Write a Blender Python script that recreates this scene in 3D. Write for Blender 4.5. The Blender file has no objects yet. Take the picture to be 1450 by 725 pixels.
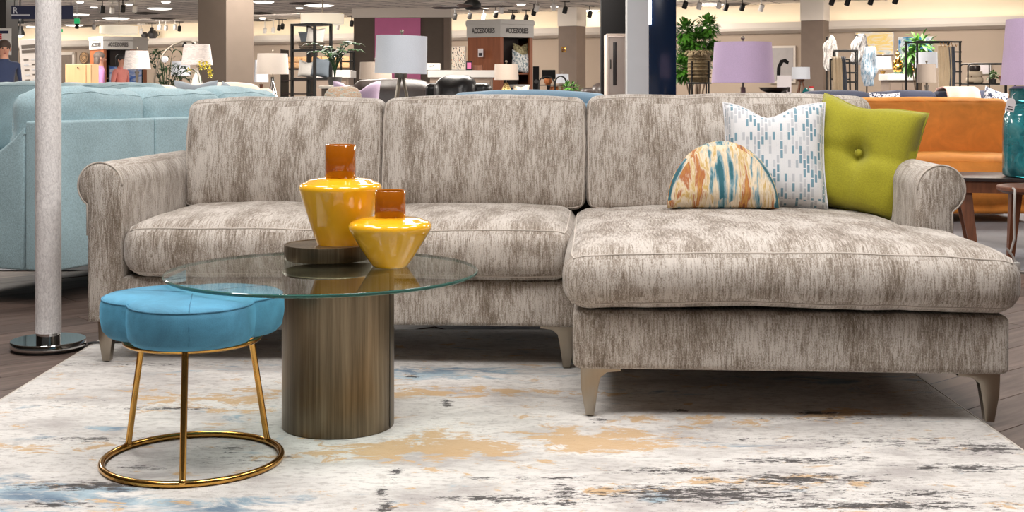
import bpy, bmesh, math, random
from mathutils import Vector, Matrix, noise
random.seed(7)
PI = math.pi
scene = bpy.context.scene
COL = scene.collection

# ------------------------------------------------------------------ camera
F, CX, HY, EYE = 1800.0, 725.0, 128.0, 0.95        # focal (px of 1450), centre, horizon row, eye height
cam_d = bpy.data.cameras.new('camera')
cam = bpy.data.objects.new('camera', cam_d)
COL.objects.link(cam)
cam.location = (0, 0, EYE)
cam.rotation_euler = (PI / 2, 0, 0)
cam_d.sensor_width = 36.0
cam_d.lens = 36.0 * F / 1450.0
cam_d.shift_y = -(362.5 - HY) / 1450.0
cam_d.clip_end = 200
scene.camera = cam

# ------------------------------------------------------------------ world, lights, exposure
world = bpy.data.worlds.new('world'); scene.world = world
world.use_nodes = True
world.node_tree.nodes['Background'].inputs[0].default_value = (1.0, 0.96, 0.92, 1)
world.node_tree.nodes['Background'].inputs[1].default_value = 0.07
vs = scene.view_settings
vs.view_transform = 'Standard'; vs.look = 'None'; vs.gamma = 1.0; vs.use_curve_mapping = False
vs.exposure = -0.28

def area(name, loc, sx, sy, power, col=(1, .965, .93), rot=(0, 0, 0)):
    l = bpy.data.lights.new(name, 'AREA'); l.shape = 'RECTANGLE'; l.size = sx; l.size_y = sy
    l.energy = power; l.color = col
    o = bpy.data.objects.new(name, l); COL.objects.link(o); o.location = loc; o.rotation_euler = rot
    return o
CEIL = 3.0
# ceiling panels above the display (behind and around the camera), flush below the ceiling
for i, (x, y, p) in enumerate([(-1.6, 2.3, 62), (1.6, 2.3, 62), (-1.7, 4.2, 46), (1.5, 4.2, 46), (0, 2.7, 50),
                               (-3.2, 6.6, 60), (0.0, 7.4, 50), (3.2, 6.6, 60)]):
    area('ceiling_panel_light', (x, y, 2.93), .9, .9, p)
for i, (x, y) in enumerate([(-6, 12), (0, 12), (6, 12), (-8, 20), (-2.6, 16.2), (6, 19), (-11, 29), (-3, 26), (5, 22)]):
    area('ceiling_panel_light', (x, y, 2.93), 2.0, 2.0, 420, (1, .93, .84))

# ------------------------------------------------------------------ materials
def c(r, g, b, a=1.0):
    f = lambda v: (v / 255 / 12.92) if v / 255 <= .04045 else ((v / 255 + .055) / 1.055) ** 2.4
    return (f(r), f(g), f(b), a)
def scl(col, k): return tuple(min(1, v * k) for v in col[:3]) + (1,)

class NT:
    def __init__(s, name):
        s.m = bpy.data.materials.new(name); s.m.use_nodes = True
        s.t = s.m.node_tree; s.t.nodes.clear()
        s.out = s.t.nodes.new('ShaderNodeOutputMaterial')
    def n(s, typ, **kw):
        nd = s.t.nodes.new(typ)
        for k, v in kw.items(): setattr(nd, k, v)
        return nd
    def l(s, a, b): s.t.links.new(a, b)
    def bsdf(s):
        b = s.n('ShaderNodeBsdfPrincipled'); s.l(b.outputs[0], s.out.inputs[0]); return b
    def noise(s, vec, scale, detail=2, rough=.5, dist=0):
        nd = s.n('ShaderNodeTexNoise'); nd.inputs['Scale'].default_value = scale
        nd.inputs['Detail'].default_value = detail; nd.inputs['Roughness'].default_value = rough
        nd.inputs['Distortion'].default_value = dist
        if vec is not None: s.l(vec, nd.inputs['Vector'])
        return nd.outputs['Fac']
    def mapping(s, vec, scale=(1, 1, 1), loc=(0, 0, 0), rot=(0, 0, 0)):
        m = s.n('ShaderNodeMapping'); m.inputs['Scale'].default_value = scale
        m.inputs['Location'].default_value = loc; m.inputs['Rotation'].default_value = rot
        s.l(vec, m.inputs['Vector']); return m.outputs[0]
    def ramp(s, fac, stops, interp='LINEAR'):
        r = s.n('ShaderNodeValToRGB'); r.color_ramp.interpolation = interp
        e = r.color_ramp.elements
        while len(e) < len(stops): e.new(.5)
        for el, (p, col) in zip(e, stops): el.position = p; el.color = col
        s.l(fac, r.inputs[0]); return r.outputs[0]
    def math(s, op, a, b=None):
        m = s.n('ShaderNodeMath', operation=op)
        for i, v in enumerate((a, b)):
            if v is None: continue
            if isinstance(v, (int, float)): m.inputs[i].default_value = v
            else: s.l(v, m.inputs[i])
        return m.outputs[0]
    def mix(s, fac, a, b, blend='MIX'):
        m = s.n('ShaderNodeMix', data_type='RGBA', blend_type=blend)
        for idx, v in ((0, fac), (6, a), (7, b)):
            if isinstance(v, (int, float)): m.inputs[idx].default_value = v
            elif isinstance(v, tuple): m.inputs[idx].default_value = v
            else: s.l(v, m.inputs[idx])
        return m.outputs[2]
    def bump(s, h, strength, dist=.01):
        b = s.n('ShaderNodeBump'); b.inputs['Strength'].default_value = strength
        b.inputs['Distance'].default_value = dist; s.l(h, b.inputs['Height']); return b.outputs[0]

def mat(name, col, rough=.55, metal=0, var=.1, scale=6, bump=0, bscale=250, coat=0, sheen=0, emit=None, stretch=(1, 1, 1), spec=None):
    t = NT(name); b = t.bsdf()
    tc = t.n('ShaderNodeTexCoord').outputs['Object']
    v = t.mapping(tc, stretch)
    f = t.noise(v, scale, 3)
    colr = t.ramp(f, [(.3, scl(col, 1 - var)), (.7, scl(col, 1 + var))])
    t.l(colr, b.inputs['Base Color'])
    b.inputs['Roughness'].default_value = rough; b.inputs['Metallic'].default_value = metal
    b.inputs['Coat Weight'].default_value = coat
    if spec is not None: b.inputs['Specular IOR Level'].default_value = spec
    if sheen: b.inputs['Sheen Weight'].default_value = sheen
    if bump:
        t.l(t.bump(t.noise(v, bscale, 2), bump, .003), b.inputs['Normal'])
    if emit:
        b.inputs['Emission Color'].default_value = emit[0]; b.inputs['Emission Strength'].default_value = emit[1]
    return t.m

def fabric_streak(name, dark, mid, light, ss=170, st=20):
    t = NT(name); b = t.bsdf()
    uv = t.n('ShaderNodeUVMap').outputs[0]
    v = t.mapping(uv, (ss, st, 1))
    f1 = t.noise(v, 1.0, 4, .68, .5)
    v2 = t.mapping(uv, (ss * .07, st * .2, 1), (3.1, 7.7, 0))
    f2 = t.noise(v2, 1.0, 2, .5)
    v3 = t.mapping(uv, (420, 190, 1))
    f3 = t.noise(v3, 1.0, 1, .5)
    a = t.math('ADD', t.math('MULTIPLY', f1, .6), t.math('MULTIPLY', f2, .4))
    a = t.math('ADD', a, t.math('MULTIPLY', t.math('SUBTRACT', f3, .5), .30))
    colr = t.ramp(a, [(.36, dark), (.47, mid), (.56, light), (.70, scl(light, 1.12))])
    t.l(colr, b.inputs['Base Color'])
    b.inputs['Roughness'].default_value = .8
    b.inputs['Sheen Weight'].default_value = .25; b.inputs['Sheen Roughness'].default_value = .4
    t.l(t.bump(t.math('ADD', f1, t.math('MULTIPLY', f3, .5)), .5, .004), b.inputs['Normal'])
    return t.m

def glass_mat(name, col, ior=1.5, rough=.0, tint=.0):
    t = NT(name)
    tr = t.n('ShaderNodeBsdfTransparent'); tr.inputs[0].default_value = col
    gl = t.n('ShaderNodeBsdfGlossy'); gl.inputs['Roughness'].default_value = rough
    fr = t.n('ShaderNodeFresnel'); fr.inputs[0].default_value = ior
    mx = t.n('ShaderNodeMixShader')
    gm = t.n('ShaderNodeNewGeometry'); t.l(t.math('MULTIPLY', fr.outputs[0], t.math('SUBTRACT', 1, gm.outputs['Backfacing'])), mx.inputs[0]); t.l(tr.outputs[0], mx.inputs[1]); t.l(gl.outputs[0], mx.inputs[2])
    t.l(mx.outputs[0], t.out.inputs[0])
    return t.m

def emis(name, col, strength):
    t = NT(name); e = t.n('ShaderNodeEmission')
    e.inputs[0].default_value = col; e.inputs[1].default_value = strength
    t.l(e.outputs[0], t.out.inputs[0]); return t.m

def velvet(name, col, var=.28, scale=7):
    t = NT(name); b = t.bsdf()
    tc = t.n('ShaderNodeTexCoord').outputs['Object']
    f = t.noise(tc, scale, 4, .6, .8)
    g = t.noise(tc, 400, 1)
    a = t.math('ADD', f, t.math('MULTIPLY', t.math('SUBTRACT', g, .5), .25))
    t.l(t.ramp(a, [(.3, scl(col, 1 - var)), (.7, scl(col, 1 + var))]), b.inputs['Base Color'])
    b.inputs['Roughness'].default_value = .75
    b.inputs['Sheen Weight'].default_value = .5; b.inputs['Sheen Roughness'].default_value = .35
    b.inputs['Sheen Tint'].default_value = scl(col, 2.2)
    t.l(t.bump(g, .15, .002), b.inputs['Normal'])
    return t.m

def weave(name, col, var=.16, sc=330, low=5):
    t = NT(name); b = t.bsdf()
    tc = t.n('ShaderNodeTexCoord').outputs['Object']
    f = t.noise(tc, sc, 2, .6); g = t.noise(tc, low, 2)
    a = t.math('ADD', t.math('MULTIPLY', f, .65), t.math('MULTIPLY', g, .35))
    t.l(t.ramp(a, [(.35, scl(col, 1 - var)), (.65, scl(col, 1 + var))]), b.inputs['Base Color'])
    b.inputs['Roughness'].default_value = .85
    b.inputs['Sheen Weight'].default_value = .2
    t.l(t.bump(f, .35, .003), b.inputs['Normal'])
    return t.m

def brick_pattern(name, stops, sx, sy, rot=0, bw=.5, rh=.25, mortar=.0, offset=.5, mcol=(1, 1, 1, 1), coord='UV'):
    t = NT(name); b = t.bsdf()
    src = t.n('ShaderNodeUVMap').outputs[0] if coord == 'UV' else t.n('ShaderNodeTexCoord').outputs['Object']
    v = t.mapping(src, (sx, sy, 1), rot=(0, 0, rot))
    br = t.n('ShaderNodeTexBrick'); br.offset = offset
    br.inputs['Color1'].default_value = (0, 0, 0, 1); br.inputs['Color2'].default_value = (1, 1, 1, 1)
    br.inputs['Mortar'].default_value = mcol; br.inputs['Scale'].default_value = 1
    br.inputs['Mortar Size'].default_value = mortar; br.inputs['Brick Width'].default_value = bw
    br.inputs['Row Height'].default_value = rh
    t.l(v, br.inputs['Vector'])
    colr = t.ramp(br.outputs['Color'], stops, 'CONSTANT')
    t.l(colr, b.inputs['Base Color']); b.inputs['Roughness'].default_value = .85
    return t.m

def painterly(name, stops, scale=(3, 1, 1), nscale=2.0, detail=5, dist=.6, coord='UV', fine=.2):
    t = NT(name); b = t.bsdf()
    src = t.n('ShaderNodeUVMap').outputs[0] if coord == 'UV' else t.n('ShaderNodeTexCoord').outputs['Object']
    v = t.mapping(src, scale)
    f = t.noise(v, nscale, detail, .65, dist)
    t.l(t.ramp(f, stops), b.inputs['Base Color']); b.inputs['Roughness'].default_value = .8
    return t.m

W1 = c(255, 255, 255)
MT = {}
MT['sofa'] = fabric_streak('chenille_taupe', c(110, 97, 84), c(151, 140, 129), c(190, 182, 174))
MT['welt'] = weave('chenille_welt', c(186, 176, 166))
MT['nickel'] = mat('brushed_nickel', c(158, 149, 136), .34, 1, .06, 40, stretch=(1, 1, .1))
MT['blackrub'] = mat('black_plastic', c(18, 18, 18), .5, 0, .1)
MT['chrome'] = mat('chrome', c(205, 205, 205), .06, 1, .02)
MT['gold'] = mat('polished_gold', c(206, 158, 84), .16, 1, .1, 30)
MT['velvet'] = velvet('blue_velvet', c(74, 139, 170))
MT['velvet_seam'] = velvet('blue_velvet_seam', c(58, 114, 142))
MT['amberneck'] = mat('amber_glass_neck', c(158, 86, 12), .06, 0, .05, 4, coat=.6)
MT['amber'] = mat('amber_glass_body', c(250, 184, 36), .07, 0, .08, 5, coat=.8)
MT['glass'] = glass_mat('clear_glass', (.90, .95, .93, 1))
MT['glassrim'] = mat('green_glass_edge', c(52, 92, 84), .1, 0, .15, 30, coat=.5)
MT['black'] = mat('black_metal', c(26, 25, 24), .45, .3, .1)
MT['white'] = mat('white_paint', c(228, 224, 218), .6, 0, .03)
MT['wood'] = mat('walnut_wood', c(112, 66, 42), .4, 0, .3, 5, stretch=(8, 8, 1))
MT['darkwood'] = mat('dark_stained_wood', c(52, 42, 40), .35, 0, .2, 8, stretch=(6, 6, 1))
MT['orange'] = velvet('orange_suede', c(236, 148, 62), .16, 5)
MT['blue'] = weave('light_blue_weave', c(160, 188, 196), .2, 150)
MT['green'] = weave('lime_wool', c(152, 147, 24), .16, 220)
MT['brown'] = mat('brown_paint', c(92, 80, 70), .7, 0, .05, bump=.1)
MT['leather'] = mat('brown_leather', c(50, 41, 38), .35, 0, .25, 8, bump=.3, bscale=90)
MT['bleather'] = mat('black_leather', c(20, 18, 18), .32, 0, .25, 8, bump=.3, bscale=90)
MT['cream'] = weave('cream_linen', c(226, 214, 200))
MT['blush'] = weave('blush_linen', c(212, 190, 176))
MT['greyf'] = weave('slate_linen', c(112, 122, 132))
MT['steel'] = weave('steel_blue_linen', c(120, 150, 172))
MT['navy'] = weave('navy_velvet', c(38, 46, 72))
MT['bronze'] = None

def bronze():
    t = NT('brushed_bronze'); b = t.bsdf()
    tc = t.n('ShaderNodeTexCoord').outputs['Object']
    f = t.noise(t.mapping(tc, (90, 90, 2.0)), 1.0, 4, .7)
    g = t.noise(t.mapping(tc, (9, 9, .6)), 1.0, 2, .5)
    a = t.math('ADD', t.math('MULTIPLY', f, .5), t.math('MULTIPLY', g, .5))
    t.l(t.ramp(a, [(.33, c(70, 60, 47)), (.5, c(108, 95, 76)), (.68, c(150, 134, 110))]), b.inputs['Base Color'])
    b.inputs['Metallic'].default_value = .85
    b.inputs['Roughness'].default_value = .38
    t.l(t.bump(f, .12, .002), b.inputs['Normal'])
    return t.m
MT['bronze'] = bronze()

# ------------------------------------------------------------------ geometry helpers
class G:
    def __init__(s): s.v = []; s.f = []
    def add(s, vs_, fs, M=None):
        o = len(s.v)
        s.v += [tuple(M @ Vector(p)) for p in vs_] if M is not None else [tuple(p) for p in vs_]
        s.f += [tuple(i + o for i in f) for f in fs]
        return s
    def box(s, x0, x1, y0, y1, z0, z1, r=0.004, k=1, n=(1, 1, 1), D=None, M=None):
        h = Vector(((x1 - x0) / 2, (y1 - y0) / 2, (z1 - z0) / 2)); ctr = Vector(((x0 + x1) / 2, (y0 + y1) / 2, (z0 + z1) / 2))
        r = min(r, .98 * min(h))
        vs_, fs = rbox(h, r, k, n, D, ctr); return s.add(vs_, fs, M)
    def lathe(s, prof, seg=32, M=None, rf=None, cap=True):
        vs_, fs = [], []
        n = len(prof)
        for i in range(seg):
            a = 2 * PI * i / seg; k = rf(a) if rf else 1
            for (r, z) in prof: vs_.append((r * k * math.cos(a), r * k * math.sin(a), z))
        for i in range(seg):
            j = (i + 1) % seg
            for q in range(n - 1):
                fs.append((i * n + q, j * n + q, j * n + q + 1, i * n + q + 1))
        if cap:
            if prof[0][0] > 1e-6: fs.append(tuple(i * n for i in range(seg))[::-1])
            if prof[-1][0] > 1e-6: fs.append(tuple(i * n + n - 1 for i in range(seg)))
        return s.add(vs_, fs, M)
    def tube(s, pts, r, seg=8, closed=False, M=None):
        pts = [Vector(p) for p in pts]; n = len(pts); rr = r if isinstance(r, (list, tuple)) else [r] * n
        vs_, fs = [], []; up = None
        for i, p in enumerate(pts):
            if closed: t = pts[(i + 1) % n] - pts[i - 1]
            else: t = pts[min(i + 1, n - 1)] - pts[max(i - 1, 0)]
            t.normalize()
            if up is None:
                up = Vector((0, 0, 1)) if abs(t.z) < .9 else Vector((1, 0, 0))
            a = t.cross(up)
            if a.length < 1e-4: a = t.cross(Vector((1, .3, 0)))
            a.normalize(); b = a.cross(t).normalized(); up = b
            for q in range(seg):
                w = 2 * PI * q / seg; vs_.append(p + a * (rr[i] * math.cos(w)) + b * (rr[i] * math.sin(w)))
        for i in range(n if closed else n - 1):
            j = (i + 1) % n
            for q in range(seg):
                e = (q + 1) % seg; fs.append((i * seg + q, i * seg + e, j * seg + e, j * seg + q))
        if not closed:
            fs.append(tuple(range(seg))[::-1]); fs.append(tuple((n - 1) * seg + q for q in range(seg)))
        return s.add(vs_, fs, M)
    def prism(s, poly, a0, a1, axis='y', bev=0, M=None):
        """poly in (x,z) extruded along y, (y,z) along x or (x,y) along z"""
        def pt(p, t): return {'y': (p[0], t, p[1]), 'x': (t, p[0], p[1]), 'z': (p[0], p[1], t)}[axis]
        n = len(poly); cx = sum(p[0] for p in poly) / n; cy = sum(p[1] for p in poly) / n
        def off(d):
            res = []
            A = sum(poly[i - 1][0] * poly[i][1] - poly[i][0] * poly[i - 1][1] for i in range(n))
            sg = 1 if A > 0 else -1
            for i in range(n):
                p0, p1, p2 = poly[i - 1], poly[i], poly[(i + 1) % n]
                e1 = Vector((p1[0] - p0[0], p1[1] - p0[1])).normalized(); e2 = Vector((p2[0] - p1[0], p2[1] - p1[1])).normalized()
                nn = Vector((-(e1.y + e2.y), e1.x + e2.x)) * sg
                if nn.length < 1e-6: nn = Vector((-e1.y, e1.x)) * sg
                nn.normalize(); res.append((p1[0] + nn.x * d, p1[1] + nn.y * d))
            return res
        rings = [(off(bev), a0), (poly, a0 + bev), (poly, a1 - bev), (off(bev), a1)] if bev else [(poly, a0), (poly, a1)]
        if bev:
            m = off(bev * .3); rings.insert(1, (m, a0 + bev * .3)); rings.insert(len(rings) - 1, (m, a1 - bev * .3))
        vs_ = [pt(p, t) for pl, t in rings for p in pl]; fs = []
        for k in range(len(rings) - 1):
            for i in range(n):
                j = (i + 1) % n; fs.append((k * n + i, k * n + j, (k + 1) * n + j, (k + 1) * n + i))
        fs.append(tuple(range(n))[::-1]); fs.append(tuple((len(rings) - 1) * n + i for i in range(n)))
        return s.add(vs_, fs, M)
    def sphere(s, ctr, r, seg=12, M=None):
        r = r if isinstance(r, (list, tuple)) else (r, r, r)
        m = seg // 2; vs_, fs = [], []
        for i in range(m + 1):
            th = PI * i / m
            for j in range(seg):
                ph = 2 * PI * j / seg
                vs_.append((ctr[0] + r[0] * math.sin(th) * math.cos(ph), ctr[1] + r[1] * math.sin(th) * math.sin(ph), ctr[2] + r[2] * math.cos(th)))
        for i in range(m):
            for j in range(seg):
                k = (j + 1) % seg; fs.append((i * seg + j, (i + 1) * seg + j, (i + 1) * seg + k, i * seg + k))
        return s.add(vs_, fs, M)
    def obj(s, name, m, parent=None, smooth=True, angle=40, fixn=True, uv=True):
        me = bpy.data.meshes.new(name)
        me.from_pydata([tuple(p) for p in s.v], [], s.f)
        bm = bmesh.new(); bm.from_mesh(me)
        bmesh.ops.remove_doubles(bm, verts=bm.verts, dist=1e-6)
        if fixn: bmesh.ops.recalc_face_normals(bm, faces=bm.faces)
        if uv:
            L = bm.loops.layers.uv.new('UVMap')
            for f in bm.faces:
                n = f.normal; ax = max(range(3), key=lambda i: abs(n[i]))
                for lp in f.loops:
                    p = lp.vert.co
                    lp[L].uv = ((p.y, p.z), (p.x, p.z), (p.x, p.y))[ax]
        bm.to_mesh(me); bm.free()
        if smooth:
            for p in me.polygons: p.use_smooth = True
            if angle: me.set_sharp_from_angle(angle=math.radians(angle))
        me.materials.append(m if not isinstance(m, str) else MT[m])
        o = bpy.data.objects.new(name, me); COL.objects.link(o)
        if parent is not None: o.parent = parent
        return o

def axis_coords(h, r, k, n):
    rz = [r * math.tan(PI / 4 * i / k) for i in range(k + 1)] if r > 0 else [0]
    neg = [-(h - r) - v for v in reversed(rz)]; pos = [(h - r) + v for v in rz]
    mid = [-(h - r) + 2 * (h - r) * i / n for i in range(1, n)]
    return neg + mid + pos

def rbox(h, r, k, n, D, ctr):
    ax = [axis_coords(h[i], r, k, n[i]) for i in range(3)]
    keys, vs_, fs = {}, [], []
    def fin(P):
        q = Vector([max(-(h[i] - r), min(h[i] - r, P[i])) for i in range(3)])
        d = P - q
        if r > 0 and d.length > 1e-9: P = q + d.normalized() * r
        if D: P = D(P)
        return P + ctr
    def vid(P):
        key = tuple(round(v, 6) for v in P)
        if key not in keys: keys[key] = len(vs_); vs_.append(fin(Vector(P)))
        return keys[key]
    for a in range(3):
        b, cc = (a + 1) % 3, (a + 2) % 3
        for sgn in (-1, 1):
            for i in range(len(ax[b]) - 1):
                for j in range(len(ax[cc]) - 1):
                    quad = []
                    for (ii, jj) in ((i, j), (i + 1, j), (i + 1, j + 1), (i, j + 1)):
                        P = [0, 0, 0]; P[a] = sgn * h[a]; P[b] = ax[b][ii]; P[cc] = ax[cc][jj]; quad.append(vid(P))
                    fs.append(tuple(quad) if sgn > 0 else tuple(quad[::-1]))
    return vs_, fs

def tag(o, label, cat, group=None, kind=None):
    if label: o['label'] = label
    if cat: o['category'] = cat
    if group: o['group'] = group
    if kind: o['kind'] = kind
    return o
def thing(name, label, cat, loc=(0, 0, 0), rz=0, group=None):
    o = bpy.data.objects.new(name, None); COL.objects.link(o)
    o.empty_display_size = .1
    o.location = loc; o.rotation_euler = (0, 0, rz)
    return tag(o, label, cat, group)
def struct(o): o['kind'] = 'structure'; return o
def fx(px, d): return (px - CX) / F * d
def fz(py, d): return EYE - (py - HY) / F * d
def text(s, size, m, parent, M, sx=1.0, depth=.004, align='CENTER', name='lettering', bold=0):
    cu = bpy.data.curves.new(name, 'FONT'); cu.body = s; cu.size = size; cu.extrude = depth; cu.align_x = align; cu.align_y = 'CENTER'
    cu.offset = bold
    t = bpy.data.objects.new('tmp', cu); COL.objects.link(t)
    dg = bpy.context.evaluated_depsgraph_get()
    me = bpy.data.meshes.new_from_object(t.evaluated_get(dg)); me.name = name
    bpy.data.objects.remove(t)
    me.transform(M @ Matrix.Diagonal((sx, 1, 1, 1)))
    me.materials.clear(); me.materials.append(MT[m] if isinstance(m, str) else m)
    o = bpy.data.objects.new(name, me); COL.objects.link(o); o.parent = parent
    return o
FRONT = Matrix.Rotation(PI / 2, 4, 'X')        # text laid in XY -> standing, facing -Y
T3 = Matrix.Translation

# ------------------------------------------------------------------ the setting
def floor_mat(name, planks):
    t = NT(name); b = t.bsdf()
    tc = t.n('ShaderNodeTexCoord').outputs['Object']
    if planks:
        rnd = t.n('ShaderNodeObjectInfo').outputs['Random']
        comb = t.n('ShaderNodeCombineXYZ'); t.l(t.math('MULTIPLY', rnd, 37), comb.inputs[2])
        ad = t.n('ShaderNodeVectorMath', operation='ADD'); t.l(tc, ad.inputs[0]); t.l(comb.outputs[0], ad.inputs[1])
        f = t.noise(t.mapping(ad.outputs[0], (3, 34, 1)), 1.0, 4, .65, .6)
        colr = t.ramp(f, [(.25, c(70, 56, 49)), (.5, c(98, 81, 73)), (.8, c(124, 106, 97))])
        k = t.math('ADD', t.math('MULTIPLY', rnd, .45), .72)
        cc = t.n('ShaderNodeCombineColor'); [t.l(k, cc.inputs[i]) for i in range(3)]
        colr = t.mix(1.0, colr, cc.outputs[0], 'MULTIPLY')
        t.l(t.bump(f, .12, .002), b.inputs['Normal'])
    else:
        v = t.mapping(tc, (1, 1, 1), rot=(0, 0, -.7))
        br = t.n('ShaderNodeTexBrick'); br.inputs['Scale'].default_value = 1
        br.inputs['Color1'].default_value = c(92, 76, 66); br.inputs['Color2'].default_value = c(128, 110, 98)
        br.inputs['Mortar'].default_value = c(46, 38, 33); br.inputs['Mortar Size'].default_value = .003
        br.inputs['Brick Width'].default_value = 1.3; br.inputs['Row Height'].default_value = .19
        t.l(v, br.inputs['Vector']); colr = br.outputs[0]
    t.l(colr, b.inputs['Base Color']); b.inputs['Roughness'].default_value = .62; b.inputs['Specular IOR Level'].default_value = .3
    return t.m
MT['floor'] = floor_mat('floor_base_wood', False); MT['plank'] = floor_mat('floor_plank_wood', True)
fl = struct(G().box(-45, 45, -8, 60, -.12, -.003, 0).obj('floor', 'floor', smooth=False))
PL, PW, ANG = 1.3, .19, math.radians(40)
pm = None
ca, sa = math.cos(ANG), math.sin(ANG)
cnt = 0
for j in range(-40, 60):
    for i in range(-8, 12):
        lx = (i + (j * .37) % 1.0) * PL; ly = j * PW
        wx, wy = lx * ca - ly * sa, lx * sa + ly * ca + 5
        if not ((-2.9 < wx < -1.2 and 3.2 < wy < 6.4) or (1.2 < wx < 3.7 and 3.0 < wy < 9.2) or (-1.2 <= wx <= 1.2 and 4.7 < wy < 5.6)): continue
        if pm is None:
            o = G().box(-PL / 2 + .0015, PL / 2 - .0015, -PW / 2 + .0015, PW / 2 - .0015, -.004, .001, .0012, 1).obj('plank', 'plank', fl, smooth=False)
            pm = o.data
        else:
            o = bpy.data.objects.new('plank', pm); COL.objects.link(o); o.parent = fl
        o.location = (wx, wy, 0); o.rotation_euler = (0, 0, ANG); cnt += 1

MT['carpet'] = weave('grey_carpet', c(136, 136, 142), .1, 260)
cp = G().box(-44, 44, 6.7, 58, -.002, .0035, 0).obj('carpet_field', 'carpet', fl, smooth=False)
def ceiling_mat():
    t = NT('ceiling_tiles'); b = t.bsdf()
    tc = t.n('ShaderNodeTexCoord').outputs['Object']
    v = t.mapping(tc, (1, 1, 1), rot=(0, 0, .49))
    br = t.n('ShaderNodeTexBrick'); br.inputs['Scale'].default_value = 1; br.offset = 0
    br.inputs['Color1'].default_value = c(222, 212, 202); br.inputs['Color2'].default_value = c(196, 186, 176)
    br.inputs['Mortar'].default_value = c(110, 104, 100); br.inputs['Mortar Size'].default_value = .03
    br.inputs['Brick Width'].default_value = .61; br.inputs['Row Height'].default_value = .61
    t.l(v, br.inputs['Vector'])
    f = t.noise(t.mapping(v, (.9, 2.2, 1)), 1.0, 3, .6, 1.0)
    colr = t.mix(t.ramp(f, [(.56, (0, 0, 0, 1)), (.64, (1, 1, 1, 1))]), br.outputs[0], c(158, 150, 144))
    t.l(colr, b.inputs['Base Color']); b.inputs['Roughness'].default_value = .9
    return t.m
MT['ceil'] = ceiling_mat()
struct(G().box(-45, 45, -8, 60, CEIL, CEIL + .1, 0).obj('ceiling', 'ceil', smooth=False))

# far wall: one straight plane, oblique to the view
A = Vector((fx(100, 41.3), 41.3, 0)); B = Vector((fx(1425, 27.8), 27.8, 0))
WD = (B - A).normalized(); WROT = math.atan2(WD.y, WD.x)
def wall_d(px):  # depth of the far wall under a picture column
    k = (px - CX) / F
    return (A.x * WD.y - A.y * WD.x) / (k * WD.y - WD.x)
WN = Vector((WD.y, -WD.x, 0))          # towards the camera
def on_wall(px, py, off=.05):
    d = wall_d(px); p = Vector((fx(px, d), d, fz(py, d))) + WN * off; return p, d
MT['wall_lo'] = mat('taupe_wall_paint', c(182, 164, 146), .8, 0, .03, 1)
MT['wall_up'] = mat('cream_wall_paint', c(236, 222, 200), .8, 0, .02, 1)
MT['trim'] = mat('ivory_trim_paint', c(222, 212, 200), .6, 0, .02, 1)
wl = bpy.data.objects.new('wall_far', None)
wm = Matrix.Translation((A + B) / 2) @ Matrix.Rotation(WROT, 4, 'Z')
g = G().box(-26, 30, 0, .2, 0, 2.36, 0)
w = struct(g.obj('wall_far', 'wall_lo', smooth=False)); w.matrix_world = wm
w2 = G().box(-26, 30, .001, .2, 2.36, CEIL, 0).obj('upper_band', 'wall_up', w, smooth=False)
w3 = struct(G().prism([(-.35, 2.36), (0, 2.30), (0, 2.50), (-.30, 2.50), (-.30, 2.55), (-.38, 2.55), (-.38, 2.42)], -26, 30, 'x').obj('trim_1', 'trim', smooth=False))
w3.matrix_world = wm
bpy.data.objects.remove(wl)
for k in range(6):     # added row of fills, no real fixtures, to brighten the far wall
    q = wm @ Vector((-15 + k * 5.6, -2.6, 2.93))
    area('wall_fill_light', q, 2.5, .5, 150, (1, .91, .82), (math.radians(28), 0, WROT))
for k in range(7):     # cove lamps lying behind the ledge
    q = wm @ Vector((-21 + k * 7, -.17, 2.53))
    area('cove_light', q, 6.9, .1, 14, (1, .88, .7), (PI, 0, WROT))

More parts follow.
